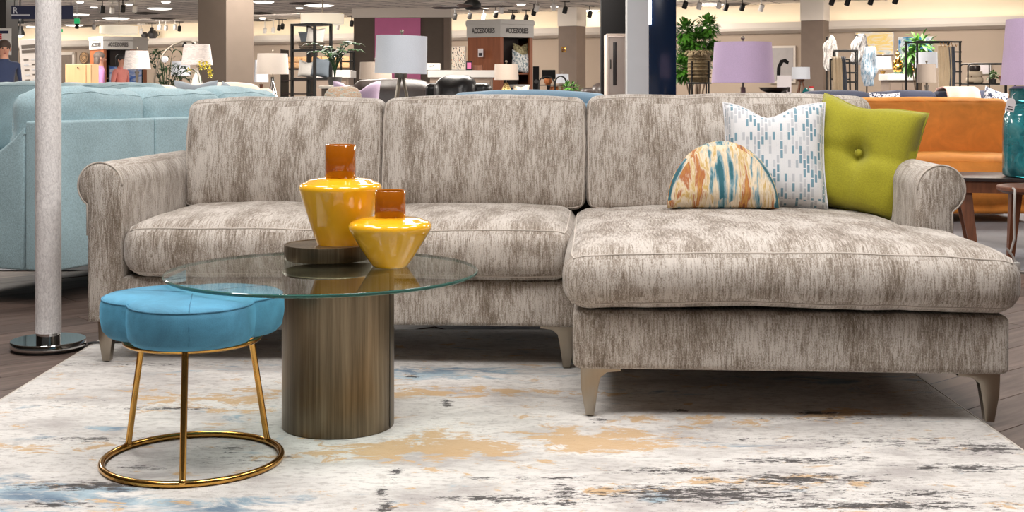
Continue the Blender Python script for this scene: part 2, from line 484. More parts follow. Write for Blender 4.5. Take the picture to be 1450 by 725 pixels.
# ------------------------------------------------------------------ rug
def rug_mat():
    t = NT('abstract_rug'); b = t.bsdf()
    tc = t.n('ShaderNodeTexCoord').outputs['Object']
    sx = t.n('ShaderNodeSeparateXYZ'); t.l(tc, sx.inputs[0])
    def ell(lst):
        tot = None
        for (px, py, rx, ry, s) in lst:
            d = F * EYE / (py - HY); x0 = fx(px, d)
            ex = t.math('DIVIDE', t.math('SUBTRACT', sx.outputs[0], x0), rx); ey = t.math('DIVIDE', t.math('SUBTRACT', sx.outputs[1], d), ry)
            m = t.math('MAXIMUM', t.math('SUBTRACT', 1, t.math('SQRT', t.math('ADD', t.math('MULTIPLY', ex, ex), t.math('MULTIPLY', ey, ey)))), 0)
            m = t.math('MULTIPLY', m, s)
            tot = m if tot is None else t.math('MAXIMUM', tot, m)
        return tot
    # ground
    f = t.noise(t.mapping(tc, (3, 6, 1)), 1.0, 5, .65, .3)
    base = t.ramp(f, [(.34, c(176, 170, 168)), (.46, c(203, 199, 195)), (.56, c(217, 213, 209)), (.72, c(223, 220, 215))])
    s1 = t.noise(t.mapping(tc, (30, 60, 1)), 1.0, 4, .7)
    base = t.mix(t.math('MULTIPLY', t.ramp(s1, [(.50, (0, 0, 0, 1)), (.64, (1, 1, 1, 1))]), .6), base, c(158, 150, 146))
    s2 = t.noise(t.mapping(tc, (46, 110, 1), (4, 4, 0)), 1.0, 4, .75)
    base = t.mix(t.math('MULTIPLY', t.ramp(s2, [(.64, (0, 0, 0, 1)), (.69, (1, 1, 1, 1))]), .75), base, c(92, 86, 84))
    # blue
    nb = t.noise(t.mapping(tc, (4, 9, 1), (5, 1, 0)), 1.0, 5, .7, .8)
    mb = ell([(20, 712, .34, .24, .9), (135, 612, .13, .07, .7), (620, 532, .6, .2, .75), (340, 585, .35, .2, .35), (235, 720, .4, .1, .7),
              (1150, 545, .7, .25, .5), (960, 705, .25, .1, .4), (420, 525, .5, .2, .5), (1000, 560, .5, .2, .3), (700, 645, .3, .1, .25)])
    fb = t.ramp(t.math('ADD', t.math('MULTIPLY', nb, 1.1), t.math('MULTIPLY', mb, .34)), [(.685, (0, 0, 0, 1)), (.79, (1, 1, 1, 1))])
    colb = t.ramp(t.noise(tc, 9, 3), [(.35, c(66, 104, 132)), (.6, c(150, 176, 190))])
    base = t.mix(t.math('MULTIPLY', fb, .85), base, colb)
    # tan
    ng = t.noise(t.mapping(tc, (7, 13, 1), (1, 9, 0)), 1.0, 7, .75, .5)
    mg = ell([(625, 640, .42, .22, 1), (830, 628, .34, .22, 1), (640, 560, .7, .12, .7), (300, 570, .5, .25, .6), (960, 600, .4, .1, .5),
              (1000, 605, .3, .08, .6), (1200, 590, .4, .1, .6), (500, 640, .3, .16, .6), (840, 700, .2, .05, .6), (1060, 690, .4, .1, .5), (20, 640, .3, .1, .4)])
    fg = t.ramp(t.math('ADD', t.math('MULTIPLY', ng, 1.2), t.math('MULTIPLY', mg, .28)), [(.715, (0, 0, 0, 1)), (.76, (1, 1, 1, 1))])
    base = t.mix(t.math('MULTIPLY', fg, .85), base, c(196, 160, 112))
    # charcoal dashes
    nd = t.noise(t.mapping(tc, (20, 56, 1), (2, 3, 0)), 1.0, 7, .85, .3)
    md = ell([(230, 583, .28, .035, 1), (130, 627, .25, .05, .8), (130, 694, .34, .07, 1), (205, 668, .12, .04, .8), (350, 655, .25, .08, .55),
              (700, 712, .26, .045, 1), (690, 683, .12, .025, .8), (560, 676, .03, .10, .9), (540, 705, .03, .1, .9), (545, 725, .04, .1, 1), (790, 683, .2, .03, .8), (800, 705, .06, .12, 1),
              (780, 718, .22, .04, .8), (632, 575, .03, .12, 1), (585, 537, .06, .05, .9), (1000, 706, .55, .13, 1), (1130, 685, .4, .1, .95), (960, 672, .3, .05, .9), (1120, 658, .3, .06, .9),
              (1200, 655, .15, .05, .9), (1370, 668, .3, .07, .9), (1400, 640, .3, .1, .9), (1310, 705, .3, .06, .8), (1240, 722, .5, .06, 1), (1060, 628, .3, .04, .6), (960, 586, .06, .04, 1), (1180, 598, .5, .05, .7), (850, 600, .05, .05, 1),
              (1240, 632, .7, .12, .55), (80, 720, .2, .05, .8), (70, 520, .2, .08, .6), (20, 560, .3, .12, .4), (1160, 590, .12, .05, 1), (200, 520, .4, .06, .6), (330, 640, .15, .06, .7), (60, 575, .4, .2, .35)])
    fd = t.ramp(t.math('ADD', t.math('MULTIPLY', nd, 1.15), t.math('MULTIPLY', md, .26)), [(.735, (0, 0, 0, 1)), (.765, (1, 1, 1, 1))])
    base = t.mix(t.math('MULTIPLY', fd, .95), base, c(50, 45, 45))
    t.l(base, b.inputs['Base Color']); b.inputs['Roughness'].default_value = .95
    b.inputs['Sheen Weight'].default_value = .15
    pile = t.noise(tc, 260, 2, .6)
    t.l(t.bump(t.math('ADD', pile, t.math('MULTIPLY', s1, .8)), .5, .006), b.inputs['Normal'])
    return t.m
MT['rug'] = rug_mat()
rug = thing('area_rug', 'large cream area rug with faded blue, tan and charcoal abstract pattern', 'rug')
G().box(-1.555, 1.335, 1.3, 5.0, .001, .010, .004, 2).obj('pile', 'rug', rug)
MT['bind'] = weave('rug_binding', c(196, 188, 178))
G().tube([(-1.557, 1.3, .006), (1.337, 1.3, .006), (1.337, 5.0, .006), (-1.557, 5.0, .006)], .0045, 6, True).obj('binding', 'bind', rug)
RZ = .010

# ------------------------------------------------------------------ the sectional sofa
SA = math.radians(-3.8)
sofa = thing('sectional_sofa', 'taupe streaked chenille sectional sofa with rolled arms and long chaise', 'sofa', (.206, 4.307, 0), SA)
def sm(t): t = max(0, min(1, t)); return t * t * (3 - 2 * t)
def bulge(t, p=2.2): return max(0, 1 - abs(t) ** p)
def cush(name, x0, x1, y0, y1, z0, z1, r, crown, cb=.006, front=.02, side=.008, lean=0, seed=0, parent=sofa, m='sofa', n=(16, 14, 3), k=4, seams=('top', 'bottom'), warp=None, wr=.004, pr=.0032, back_=False, sag=0):
    h = Vector(((x1 - x0) / 2, (y1 - y0) / 2, (z1 - z0) / 2)); ctr = Vector(((x0 + x1) / 2, (y0 + y1) / 2, (z0 + z1) / 2))
    def D(P):
        a, b_, e = P.x / h.x, P.y / h.y, P.z / h.z
        Q = P.copy()
        if not back_:
            up = (e + 1) / 2
            Q.z += crown * bulge(a) * bulge(b_, 3) * up - cb * bulge(a) * bulge(b_) * (1 - up) + sag * bulge(a) * abs(min(0, b_)) * 1.0
            Q.y -= front * bulge(e * .95, 2) * bulge(a * .96, 6) * (1 if b_ < 0 else -.3) * abs(b_) ** 2
            Q.x += side * bulge(e * .95) * (a ** 3)
        else:       # upright cushion: crown faces the front
            Q.y -= crown * bulge(a, 2.6) * bulge(e, 2.6) * (1 if b_ < 0 else -.2) * abs(b_)
            Q.z += .012 * bulge(a, 2.5) * e; Q.x += side * bulge(e) * a ** 3
            Q.y += lean * (e + 1) * h.z
        w_ = noise.noise(Vector((Q.x * 4 + seed * 3.7, Q.y * 4, Q.z * 5))) * wr + noise.noise(Vector((Q.x * 11 + seed, Q.y * 9, Q.z * 12))) * wr * .45
        Q += Vector((w_ * .3 * (1 if a > 0 else -1), w_ * (-1 if b_ < 0 else 1), w_ * (1 if e > 0 else -1)))
        if warp: Q = warp(Q, ctr)
        return Q
    vs_, fs = rbox(h, r, k, n, D, ctr)
    o = G().add(vs_, fs).obj(name, m, parent, angle=0)
    if seams:
        def loop(fix):
            pts = []
            if not back_:
                z = h.z if fix == 'top' else -h.z
                N = 26
                per = [(-h.x + 2 * h.x * i / N, -h.y) for i in range(N)] + [(h.x, -h.y + 2 * h.y * i / N) for i in range(N)] + \
                      [(h.x - 2 * h.x * i / N, h.y) for i in range(N)] + [(-h.x, h.y - 2 * h.y * i / N) for i in range(N)]
                P3 = [Vector((p[0], p[1], z)) for p in per]
            else:
                y = -h.y if fix == 'top' else h.y
                N = 26
                per = [(-h.x + 2 * h.x * i / N, -h.z) for i in range(N)] + [(h.x, -h.z + 2 * h.z * i / N) for i in range(N)] + \
                      [(h.x - 2 * h.x * i / N, h.z) for i in range(N)] + [(-h.x, h.z - 2 * h.z * i / N) for i in range(N)]
                P3 = [Vector((p[0], y, p[1])) for p in per]
            for P in P3:
                q = Vector([max(-(h[i] - r), min(h[i] - r, P[i])) for i in range(3)])
                pts.append(D(q + (P - q).normalized() * r) + ctr)
            return pts
        for s in seams: G().tube(loop(s), pr, 6, True).obj('piping', 'welt' if m == 'sofa' else m, o, angle=0)
    return o
# bases
G().box(-1.60, .02, -.035, .93, .152, .308, .018, 3, (6, 4, 2)).obj('base_rail', 'sofa', sofa)
G().box(.012, 1.238, -.665, .93, .150, .318, .022, 3, (6, 4, 2)).obj('chaise_base', 'sofa', sofa)
G().box(-1.62, 1.20, .84, 1.0, .152, .80, .03, 3, (6, 2, 4)).obj('backrest', 'sofa', sofa)
# arms
def arm(inner, outer, rc, rr, y0, y1):
    s = 1 if outer > inner else -1
    zc = .622
    prof = [(inner, .152), (inner, zc)]
    a_in = math.acos(max(-1, min(1, (inner - rc) * s / rr))) if abs(inner - rc) < rr else PI
    pts = []
    for i in range(25):
        a = PI - (PI + .95) * i / 24
        pts.append((rc + s * rr * math.cos(a), zc + rr * math.sin(a)))
    prof += [p for p in pts if p[1] > zc + .001 or (p[0] - rc) * s > 0]
    prof += [(outer, zc - rr * .93), (outer, .45), (outer, .152)]
    o = G().prism(prof, y0, y1, 'y', .018).obj('arm', 'sofa', sofa, angle=60)
    lp = [(p[0], y0 + .006, p[1]) for p in prof]
    G().tube([(p[0] + (rc - p[0]) * .03, y0 + .008, p[1]) for p in prof[1:-1]], .0035, 6).obj('piping', 'welt', o, angle=0)
    return o
arm(-1.545, -1.672, -1.626, .080, -.045, .86)
arm(1.138, 1.255, 1.218, .080, -.03, .86)
# seat cushions
cush('seat_cushion', -1.538, -.772, -.075, .74, .310, .497, .066, .028, seed=1, sag=.0, wr=.005)
cush('seat_cushion', -.768, -.004, -.075, .74, .310, .497, .066, .028, seed=2, wr=.005)
def notch(Q, ctr):      # the chaise cushion narrows behind the front of the right arm
    x = Q.x + ctr.x; y = Q.y + ctr.y
    k = sm((y + .16) / .14)
    x = x - k * .118 * max(0, x / 1.26)
    Q.x = x - ctr.x; return Q
cush('chaise_cushion', -.006, 1.262, -.70, .74, .316, .494, .070, .040, cb=.0, front=.035, side=.012, seed=3, n=(22, 24, 4), warp=notch, wr=.006, sag=.018)
# back cushions
cush('back_cushion', -1.556, -.772, .62, .80, .485, .912, .042, .075, lean=.16, seed=4, back_=True, n=(16, 3, 12), wr=.007)
cush('back_cushion', -.764, .036, .62, .80, .485, .918, .042, .080, lean=.16, seed=5, back_=True, n=(16, 3, 12), wr=.007)
cush('back_cushion', .044, 1.142, .62, .80, .485, .924, .042, .080, lean=.16, seed=6, back_=True, n=(18, 3, 12), wr=.007)
# legs: a flat flange under the rail that sweeps into a tapering blade
def sofa_leg(x, y, s, top=.152):
    prof = [(-.012 * s, top), (.105 * s, top), (.105 * s, top - .010), (.065 * s, top - .014), (.046 * s, top - .030), (.040 * s, top - .06), (.028 * s, RZ + .004), (.004 * s, RZ + .004), (-.010 * s, top - .06)]
    M = T3((x, y, 0))
    o = G().prism(prof, -.017, .017, 'y', .002, M).obj('leg', 'nickel', sofa, angle=30)
    return o
sofa_leg(.045, -.625, 1); sofa_leg(1.205, -.625, -1); sofa_leg(-1.63, 0.0, 1, .155); sofa_leg(-.005, .0, -1, .155)
sofa_leg(-1.63, .9, 1); sofa_leg(1.20, .9, -1)

def sofa_world(u, v, z): return Matrix.Rotation(SA, 4, 'Z') @ Vector((u, v, z)) + Vector((.206, 4.307, 0))

# ------------------------------------------------------------------ throw pillows on the chaise
def pillow_geo(w, h, t, ear=.10, chop=0, n=18, pinch=0, puff=.55, cx=0, edge=.006, seed=0, wr=.006):
    g = G(); vs_, fs = [], []
    def put(a, b, s):
        x = w / 2 * a * (1 - ear * (1 - b * b) * abs(a) ** 3); z = h / 2 * b * (1 - ear * (1 - a * a) * abs(b) ** 3)
        th = t / 2 * (max(0, (1 - a ** 4) * (1 - b ** 4)) ** puff) + edge * .5
        z -= chop * math.exp(-((a - cx) / .42) ** 2) * max(0, b) ** 2
        if pinch: th *= 1 - pinch * math.exp(-((a * a + b * b) / .035)) - .10 * math.exp(-(a / .10) ** 2) - .10 * math.exp(-(b / .10) ** 2)
        y = s * th + noise.noise(Vector((x * 9 + seed, z * 9, s))) * wr
        return (x, y, z + h / 2)
    for s in (-1, 1):
        for i in range(n + 1):
            for j in range(n + 1):
                vs_.append(put(-1 + 2 * i / n, -1 + 2 * j / n, s))
    N = (n + 1) ** 2
    for s in range(2):
        for i in range(n):
            for j in range(n):
                q = [s * N + i * (n + 1) + j, s * N + (i + 1) * (n + 1) + j, s * N + (i + 1) * (n + 1) + j + 1, s * N + i * (n + 1) + j + 1]
                fs.append(tuple(q if s == 0 else q[::-1]))
    bd = [(i, 0) for i in range(n)] + [(n, j) for j in range(n)] + [(i, n) for i in range(n, 0, -1)] + [(0, j) for j in range(n, 0, -1)]
    for k in range(len(bd)):
        a, b = bd[k], bd[(k + 1) % len(bd)]
        ia, ib = a[0] * (n + 1) + a[1], b[0] * (n + 1) + b[1]
        fs.append((ia, N + ia, N + ib, ib))
    return g.add(vs_, fs), put
MT['sh_white0'] = weave('white_cotton_edge', c(216, 216, 220), .05, 200)
MT['dash'] = brick_pattern('blue_dash_cotton', [(0, c(216, 216, 218)), (.12, c(184, 186, 192)), (.30, c(216, 216, 218)), (.40, c(116, 148, 164)), (.50, c(170, 178, 186)), (.58, c(216, 216, 218)), (.66, c(110, 144, 160)), (.74, c(190, 193, 198)), (.84, c(112, 146, 162)), (.92, c(216, 216, 218))], 1, 1, PI / 2, .034, .0135, .0024, .5)
def halfmoon_mat():
    t = NT('brushstroke_print'); b = t.bsdf()
    uv = t.n('ShaderNodeUVMap').outputs[0]
    f = t.noise(t.mapping(uv, (15, 2.6, 1), (.55, 0, 0)), 1.0, 4, .62, .6)
    h = t.noise(t.mapping(uv, (40, 12, 1)), 1.0, 4, .7)
    a = t.math('ADD', f, t.math('MULTIPLY', t.math('SUBTRACT', h, .5), .22))
    colr = t.ramp(a, [(.30, c(36, 84, 98)), (.39, c(46, 104, 116)), (.43, c(134, 160, 168)), (.465, c(206, 188, 160)), (.50, c(220, 206, 184)), (.53, c(190, 156, 84)), (.565, c(212, 196, 168)), (.60, c(166, 98, 58)), (.66, c(190, 142, 72)), (.72, c(150, 84, 52)), (.8, c(58, 70, 84))])
    t.l(colr, b.inputs['Base Color']); b.inputs['Roughness'].default_value = .85
    return t.m
MT['moon'] = halfmoon_mat()

def place(o, px, zb, d, rz, tilt):
    o.location = (fx(px, d), d, zb); o.rotation_euler = (tilt, 0, rz)
pw = thing('throw_pillow', 'white square pillow with small blue dashes, behind the round-topped pillow', 'pillow')
g, put = pillow_geo(.372, .398, .15, .06, .05, cx=-.12, seed=3)
cov = g.obj('cover', 'dash', pw, angle=0)
G().tube([put(math.cos(0) * a, b, 0) for a, b in [(-1 + 2 * i / 16, -1) for i in range(16)] + [(1, -1 + 2 * i / 16) for i in range(16)] + [(1 - 2 * i / 16, 1) for i in range(16)] + [(-1, 1 - 2 * i / 16) for i in range(16)]], .004, 6, True).obj('seam', 'sh_white0', pw, angle=0)
place(pw, 1098, .518, 4.64, math.radians(-8), math.radians(-14))
pg = thing('throw_pillow', 'lime green tufted square pillow with centre button against chaise arm', 'pillow')
g, put = pillow_geo(.39, .42, .20, .045, .022, pinch=.55, puff=.42, cx=-.25, n=24, seed=9, wr=.012)
g.obj('cover', 'green', pg, angle=0)
G().sphere((0, -.062, .215), (.014, .008, .014), 12).obj('button', 'green', pg, angle=0)
G().tube([put(a, b, 0) for a, b in [(-1 + 2 * i / 16, -1) for i in range(16)] + [(1, -1 + 2 * i / 16) for i in range(16)] + [(1 - 2 * i / 16, 1) for i in range(16)] + [(-1, 1 - 2 * i / 16) for i in range(16)]], .004, 6, True).obj('seam', 'green', pg, angle=0)
place(pg, 1200, .502, 4.68, math.radians(-30), math.radians(-14))
pg.rotation_euler[1] = math.radians(11)
# half-moon pillow
ph = thing('throw_pillow', 'half-moon pillow printed with teal, gold and rust brushstrokes', 'pillow')
g = G(); vs_, fs = [], []
NA, NR = 30, 10
for s in (-1, 1):
    for i in range(NA + 1):
        a = PI * i / NA
        for j in range(NR + 1):
            q = j / NR
            x = .195 * math.cos(a) * q; z = .245 * math.sin(a) * q ** .97
            t_ = .062 * (max(0, 1 - q ** 3.5)) ** .5 * min(1, (.35 + z / .06)) + .003
            vs_.append((x, s * t_ + noise.noise(Vector((x * 10, z * 10, s))) * .004, z))
N = (NA + 1) * (NR + 1)
for s in range(2):
    for i in range(NA):
        for j in range(NR):
            q = [s * N + i * (NR + 1) + j, s * N + (i + 1) * (NR + 1) + j, s * N + (i + 1) * (NR + 1) + j + 1, s * N + i * (NR + 1) + j + 1]
            fs.append(tuple(q))
for i in range(NA):
    a, b = i * (NR + 1) + NR, (i + 1) * (NR + 1) + NR; fs.append((a, b, N + b, N + a))
for i in (0, NA):
    for j in range(NR):
        a, b = i * (NR + 1) + j, i * (NR + 1) + j + 1; fs.append((a, b, N + b, N + a))
g.add(vs_, fs).obj('cover', 'moon', ph, angle=0)
G().tube([(.195 * math.cos(PI * i / 24), 0, .245 * math.sin(PI * i / 24)) for i in range(25)], .0026, 6).obj('piping', 'moon', ph, angle=0)
place(ph, 1024, .533, 4.50, math.radians(-4), math.radians(-18))

# ------------------------------------------------------------------ coffee table, tray, vases
TX, TY, TZ = fx(457, 3.50), 3.50, .456
tb = thing('coffee_table', 'round glass-topped coffee table on a brushed bronze drum base', 'table', (TX, TY, RZ))
dx, dy = fx(479, 3.575) - TX, .075
zt = TZ - RZ
top = G().lathe([(0, zt - .010), (.4235, zt - .010), (.4255, zt - .008), (.4255, zt - .002), (.4235, zt), (0, zt)], 96).obj('glass_top', 'glass', tb)
G().lathe([(.4245, zt - .0095), (.4272, zt - .0075), (.4272, zt - .0025), (.4245, zt - .0005)], 96, cap=False).obj('polished_edge', 'glassrim', top)
dr = G().lathe([(0, 0), (.154, 0), (.1565, .003), (.1565, zt - .013), (.154, zt - .0105), (0, zt - .0105)], 72, T3((dx, dy, 0))).obj('drum_base', 'bronze', tb)
G().box(dx + .1485, dx + .1505, dy - .0485, dy - .0445, .004, zt - .014, .0004).obj('seam', 'blackrub', dr)
def lathe_thing(name, label, cat, loc, parts, group=None, seg=56):
    o = thing(name, label, cat, loc, 0, group)
    for (pn, prof, m) in parts: G().lathe(prof, seg).obj(pn, m, o, angle=50)
    return o
ty = 3.735; tx = fx(464, ty)
lathe_thing('round_tray', 'low round antique bronze tray on the glass table', 'tray', (tx, ty, TZ), [('bottom', [(0, .0), (.122, .0), (.122, .004), (0, .004)], 'bronze'),
    ('rim', [(.120, .002), (.126, .002), (.127, .004), (.127, .042), (.126, .044), (.121, .044), (.120, .042)], 'bronze')])
def vase(label, px, d, zb, rb, rs, zs, zs2, rn, zn, grp):
    o = thing('glass_vase', label, 'vase', (fx(px, d), d, zb))
    body = [(0, 0), (rb * .92, 0), (rb, .006)]
    for i in range(1, 9):
        t = i / 8; body.append((rb + (rs - rb) * (t ** .93), .006 + (zs - .018 - .006) * t))
    for i in range(1, 8):
        a = -0.5 + (PI / 2 + .5) * i / 7
        body.append((rs - .016 + .018 * math.cos(a), zs - .012 + .016 * math.sin(a) + .002))
    body += [(rs * .75, zs2 - .004), (rn + .012, zs2), (rn * .9, zs2 + .001)]
    G().lathe(body, 64).obj('body', 'amber', o, angle=60)
    G().lathe([(rn * .9, zs2 - .004), (rn, zs2), (rn, zn - .002), (rn - .002, zn), (rn - .005, zn - .002), (rn - .005, zs2 + .01), (0, zs2 + .01)], 48).obj('neck', 'amberneck', o, angle=50)
    return o
vase('taller yellow glass vase with amber neck standing in the bronze tray', 482, 3.745, TZ + .0045, .056, .120, .213, .232, .045, .330, None)
vase('shorter yellow glass vase with amber neck standing on the glass table top', 552.5, 3.57, TZ, .052, .115, .122, .138, .0435, .214, None)

# ------------------------------------------------------------------ stool
SX, SY = fx(273, 3.226), 3.226
st = thing('velvet_stool', 'blue velvet three-lobed stool on a gold ring base', 'stool', (SX, SY, RZ))
def lobes(a):
    cc_, rho = .088, .159
    b = (a + PI / 3) % (2 * PI / 3) - PI / 3
    r = cc_ * math.cos(b) + math.sqrt(rho * rho - (cc_ * math.sin(b)) ** 2)
    return r / .247
offa = math.radians(12)
lf = lambda a: lobes(a + PI / 2 - offa)
zb, zt2 = .318, .425
prof = [(0, zb), (.19, zb), (.222, zb + .004), (.236, zb + .018), (.242, zb + .05), (.2415, zb + .08), (.237, zb + .094), (.229, zb + .101), (.20, zb + .106), (.13, zt2 + .001), (.06, zt2 + .002), (0, zt2 + .002)]
seat = G().lathe(prof, 144, rf=lf).obj('seat', 'velvet', st, angle=70)
def ring(rad, z, r, name, m, parent, seg=8, f=None):
    return G().tube([(rad * (f(2 * PI * i / 96) if f else 1) * math.cos(2 * PI * i / 96), rad * (f(2 * PI * i / 96) if f else 1) * math.sin(2 * PI * i / 96), z) for i in range(96)], r, seg, True).obj(name, m, parent, angle=0)
ring(.2365, zb + .0955, .0022, 'piping', 'velvet_seam', seat, 6, lf)
for q in range(3):
    a = offa + q * 2 * PI / 3 - PI / 2
    r_ = .2425
    G().tube([(.02 * math.cos(a), .02 * math.sin(a), zt2 + .0025), (.20 * math.cos(a), .20 * math.sin(a), zb + .1065), (.232 * math.cos(a), .232 * math.sin(a), zb + .100), (r_ * math.cos(a), r_ * math.sin(a), zb + .06), (.236 * math.cos(a), .236 * math.sin(a), zb + .018)], .0013, 5).obj('seam', 'velvet_seam', seat, angle=0)
ring(.2215, .0085, .0085, 'floor_ring', 'gold', st, 12)
ring(.166, zb - .007, .0065, 'upper_ring', 'gold', st, 10)
for a in (math.radians(-82), math.radians(44), math.radians(152)):
    l = G().tube([(.168 * math.cos(a), .168 * math.sin(a), zb - .006), (.2215 * math.cos(a), .2215 * math.sin(a), .0085)], .0082, 12).obj('leg', 'gold', st, angle=50)
    G().sphere((.2215 * math.cos(a), .2215 * math.sin(a), .012), .0105, 10).obj('weld', 'gold', l)

# ------------------------------------------------------------------ tall cylinder lamp beside the sofa
def paper_mat():
    t = NT('crackled_paper'); b = t.bsdf()
    tc = t.n('ShaderNodeTexCoord').outputs['Object']
    f = t.noise(t.mapping(tc, (1, 1, .45)), 140, 3, .7, 1.0)
    t.l(t.ramp(f, [(.35, c(204, 199, 199)), (.6, c(238, 234, 233))]), b.inputs['Base Color'])
    b.inputs['Roughness'].default_value = .7
    t.l(t.bump(f, .6, .004), b.inputs['Normal']); return t.m
MT['paper'] = paper_mat()
d = 4.67
fl_ = thing('floor_lamp', 'tall white textured cylinder floor lamp on a round chrome base', 'lamp', (fx(68.5, d), d, .002))
G().lathe([(0, 0), (.128, 0), (.128, .008), (0, .008)], 64).obj('foot_pad', 'blackrub', fl_, angle=40)
G().lathe([(0, .008), (.130, .008), (.134, .012), (.134, .030), (.131, .034), (0, .034)], 64).obj('base', 'chrome', fl_, angle=40)
G().lathe([(0, .034), (.043, .034), (.043, .062), (.0, .062)], 40).obj('collar', 'chrome', fl_, angle=40)
G().lathe([(.0, .060), (.0455, .060), (.0455, 1.66), (0, 1.66)], 48).obj('shade', 'paper', fl_, angle=40)
G().lathe([(.0, 1.66), (.047, 1.66), (.047, 1.675), (0, 1.675)], 40).obj('top_cap', 'chrome', fl_, angle=40)
G().tube([(.134, .03, .012), (.15, .04, .014), (.24, .055, .0145), (.34, .03, .0145), (.42, .06, .0145), (.60, .30, .0145)], .0048, 6).obj('cord', 'blackrub', fl_)

# ------------------------------------------------------------------ pale blue sofas on the left
def slope_sofa(label, loc, rz, L, Dp=.95, n=3, backz=.815, cz=.952, name='sofa', near_legs=True):
    o = thing(name, label, 'sofa', loc, rz)
    h = L / 2; bk = Dp / 2
    G().box(-h + .1, h - .1, -bk + .03, bk - .14, .16, .36, .02, 2, (3, 2, 1)).obj('base', 'blue', o)
    w_ = L / n
    for i in range(n):      # upholstered panels across the back
        a, b = -h + i * w_, -h + (i + 1) * w_
        G().box(a + .002, b - .002, bk - .15, bk, .16, backz, .012, 3, (3, 2, 4)).obj('back_panel', 'blue', o)
    for s in (-1, 1):
        pr = [(bk - .15, .16), (-bk, .16), (-bk, .55)]
        pr += [(-bk + (Dp - .15) * t, .57 + (backz - .02 - .57) * t ** 3.2) for t in [i / 12 for i in range(13)]]
        x0, x1 = (h - .13, h) if s > 0 else (-h, -h + .13)
        am = G().prism(pr, x0, x1, 'x', .02).obj('arm', 'blue', o, angle=60)
        xs = h - .004 if s > 0 else -h + .004
        G().tube([(xs, p[0], p[1] - .035) for p in pr[2:]], .004, 6).obj('piping', 'blue', am)
    cw = (L - .27) / n
    for i in range(n):
        a = -h + .135 + i * cw
        cush('seat_cushion', a + .004, a + cw - .004, -bk - .01, bk - .2, .36, .49, .05, .03, parent=o, m='blue', seed=i + 20, n=(8, 8, 2), seams=('top',))
        cush('back_cushion', a - .03, a + cw + .03, bk - .40, bk - .13, .49, cz, .09, .06, lean=.14, parent=o, m='blue', seed=i + 30, n=(10, 5, 8), back_=True, wr=.02, seams=('top', 'bottom'))
    for x in (-h + .06, h - .06):
        for y in (-bk + .06, bk - .06):
            G().lathe([(0, 0), (.014, 0), (.024, .16), (0, .16)], 12, T3((x, y, 0))).obj('leg', 'darkwood', o)
    return o
Ld = Vector((.36, .93, 0)).normalized(); Bn = Vector((.93, -.36, 0)).normalized()
Lb, Db = 2.15, .95
ctr = Vector((-1.99, 5.50, 0)) + Ld * Lb / 2 - Bn * Db / 2
slope_sofa('pale blue slope-arm sofa turned with its panelled back towards the white lamp', (ctr.x, ctr.y, .001), math.atan2(-Ld.y, -Ld.x), Lb, Db)
slope_sofa('pale blue sofa facing the display, beyond the turned blue sofa', (-3.25, 8.75, 0), math.radians(-21), 1.9, .9, 2, .84, .995)

# ------------------------------------------------------------------ background furniture builders
def simple_sofa(name, label, cat, px, d, rz, L, m, backz=.9, armz=.62, Dp=.88, n=2, legm='black', arms=True, legh=.08, roundr=.06, x=None):
    o = thing(name, label, cat, (fx(px, d) if x is None else x, d, 0), rz)
    h, bk = L / 2, Dp / 2
    aw = .14 if arms else 0
    G().box(-h + aw * .5, h - aw * .5, -bk + .02, bk - .04, legh, .32, .03, 2).obj('base', m, o)
    G().box(-h + aw * .3, h - aw * .3, bk - .16, bk, legh + .02, backz - .05, .05, 3).obj('backrest', m, o)
    if arms:
        for s in (-1, 1):
            x0, x1 = sorted((s * h, s * (h - aw)))
            G().box(x0, x1, -bk, bk - .01, legh, armz, .05, 3).obj('arm', m, o)
    cw = (L - 2 * aw) / n
    for i in range(n):
        a = -h + aw + i * cw
        cush('seat_cushion', a + .003, a + cw - .003, -bk - .01, bk - .2, .32, .46, .045, .02, parent=o, m=m, seed=i, n=(6, 6, 2), k=3, seams=None)
        cush('back_cushion', a + .003, a + cw - .003, bk - .36, bk - .12, .46, backz, roundr, .04, lean=.16, parent=o, m=m, seed=i + 5, n=(8, 3, 6), k=3, seams=None, back_=True, wr=.012)
    for xx in (-h + .07, h - .07):
        for y in (-bk + .08, bk - .08):
            G().lathe([(0, 0), (.016, 0), (.024, legh + .01), (0, legh + .01)], 10, T3((xx, y, 0))).obj('leg', legm, o)
    return o
def side_table(label, px, d, h, w=.5, dp=.42, m='darkwood', name='side_table', rz=0):
    o = thing(name, label, 'table', (fx(px, d), d, 0), rz)
    G().box(-w / 2, w / 2, -dp / 2, dp / 2, h - .035, h, .006).obj('table_top', m, o)
    G().box(-w / 2 + .04, w / 2 - .04, -dp / 2 + .04, dp / 2 - .04, h - .11, h - .035, .004).obj('apron', m, o)
    for a in (-1, 1):
        for b in (-1, 1):
            G().box(a * (w / 2 - .05) - .02, a * (w / 2 - .05) + .02, b * (dp / 2 - .05) - .02, b * (dp / 2 - .05) + .02, 0, h - .11, .004).obj('leg', m, o)
    return o
def shade_geo(rb, rt, z0, z1, square=0):
    t = .004
    if square:
        g = G()
        for s in (-1, 1):
            pass
        def rf(a):
            b = (a + PI / 4) % (PI / 2) - PI / 4
            return 1 / max(math.cos(b), .74)
        return g.lathe([(rb - t, z0), (rb, z0), (rt, z1), (rt - t, z1), (rb - t, z0)], 64, rf=rf, cap=False)
    return G().lathe([(rb - t, z0), (rb, z0), (rt, z1), (rt - t, z1), (rb - t, z0)], 40, cap=False)
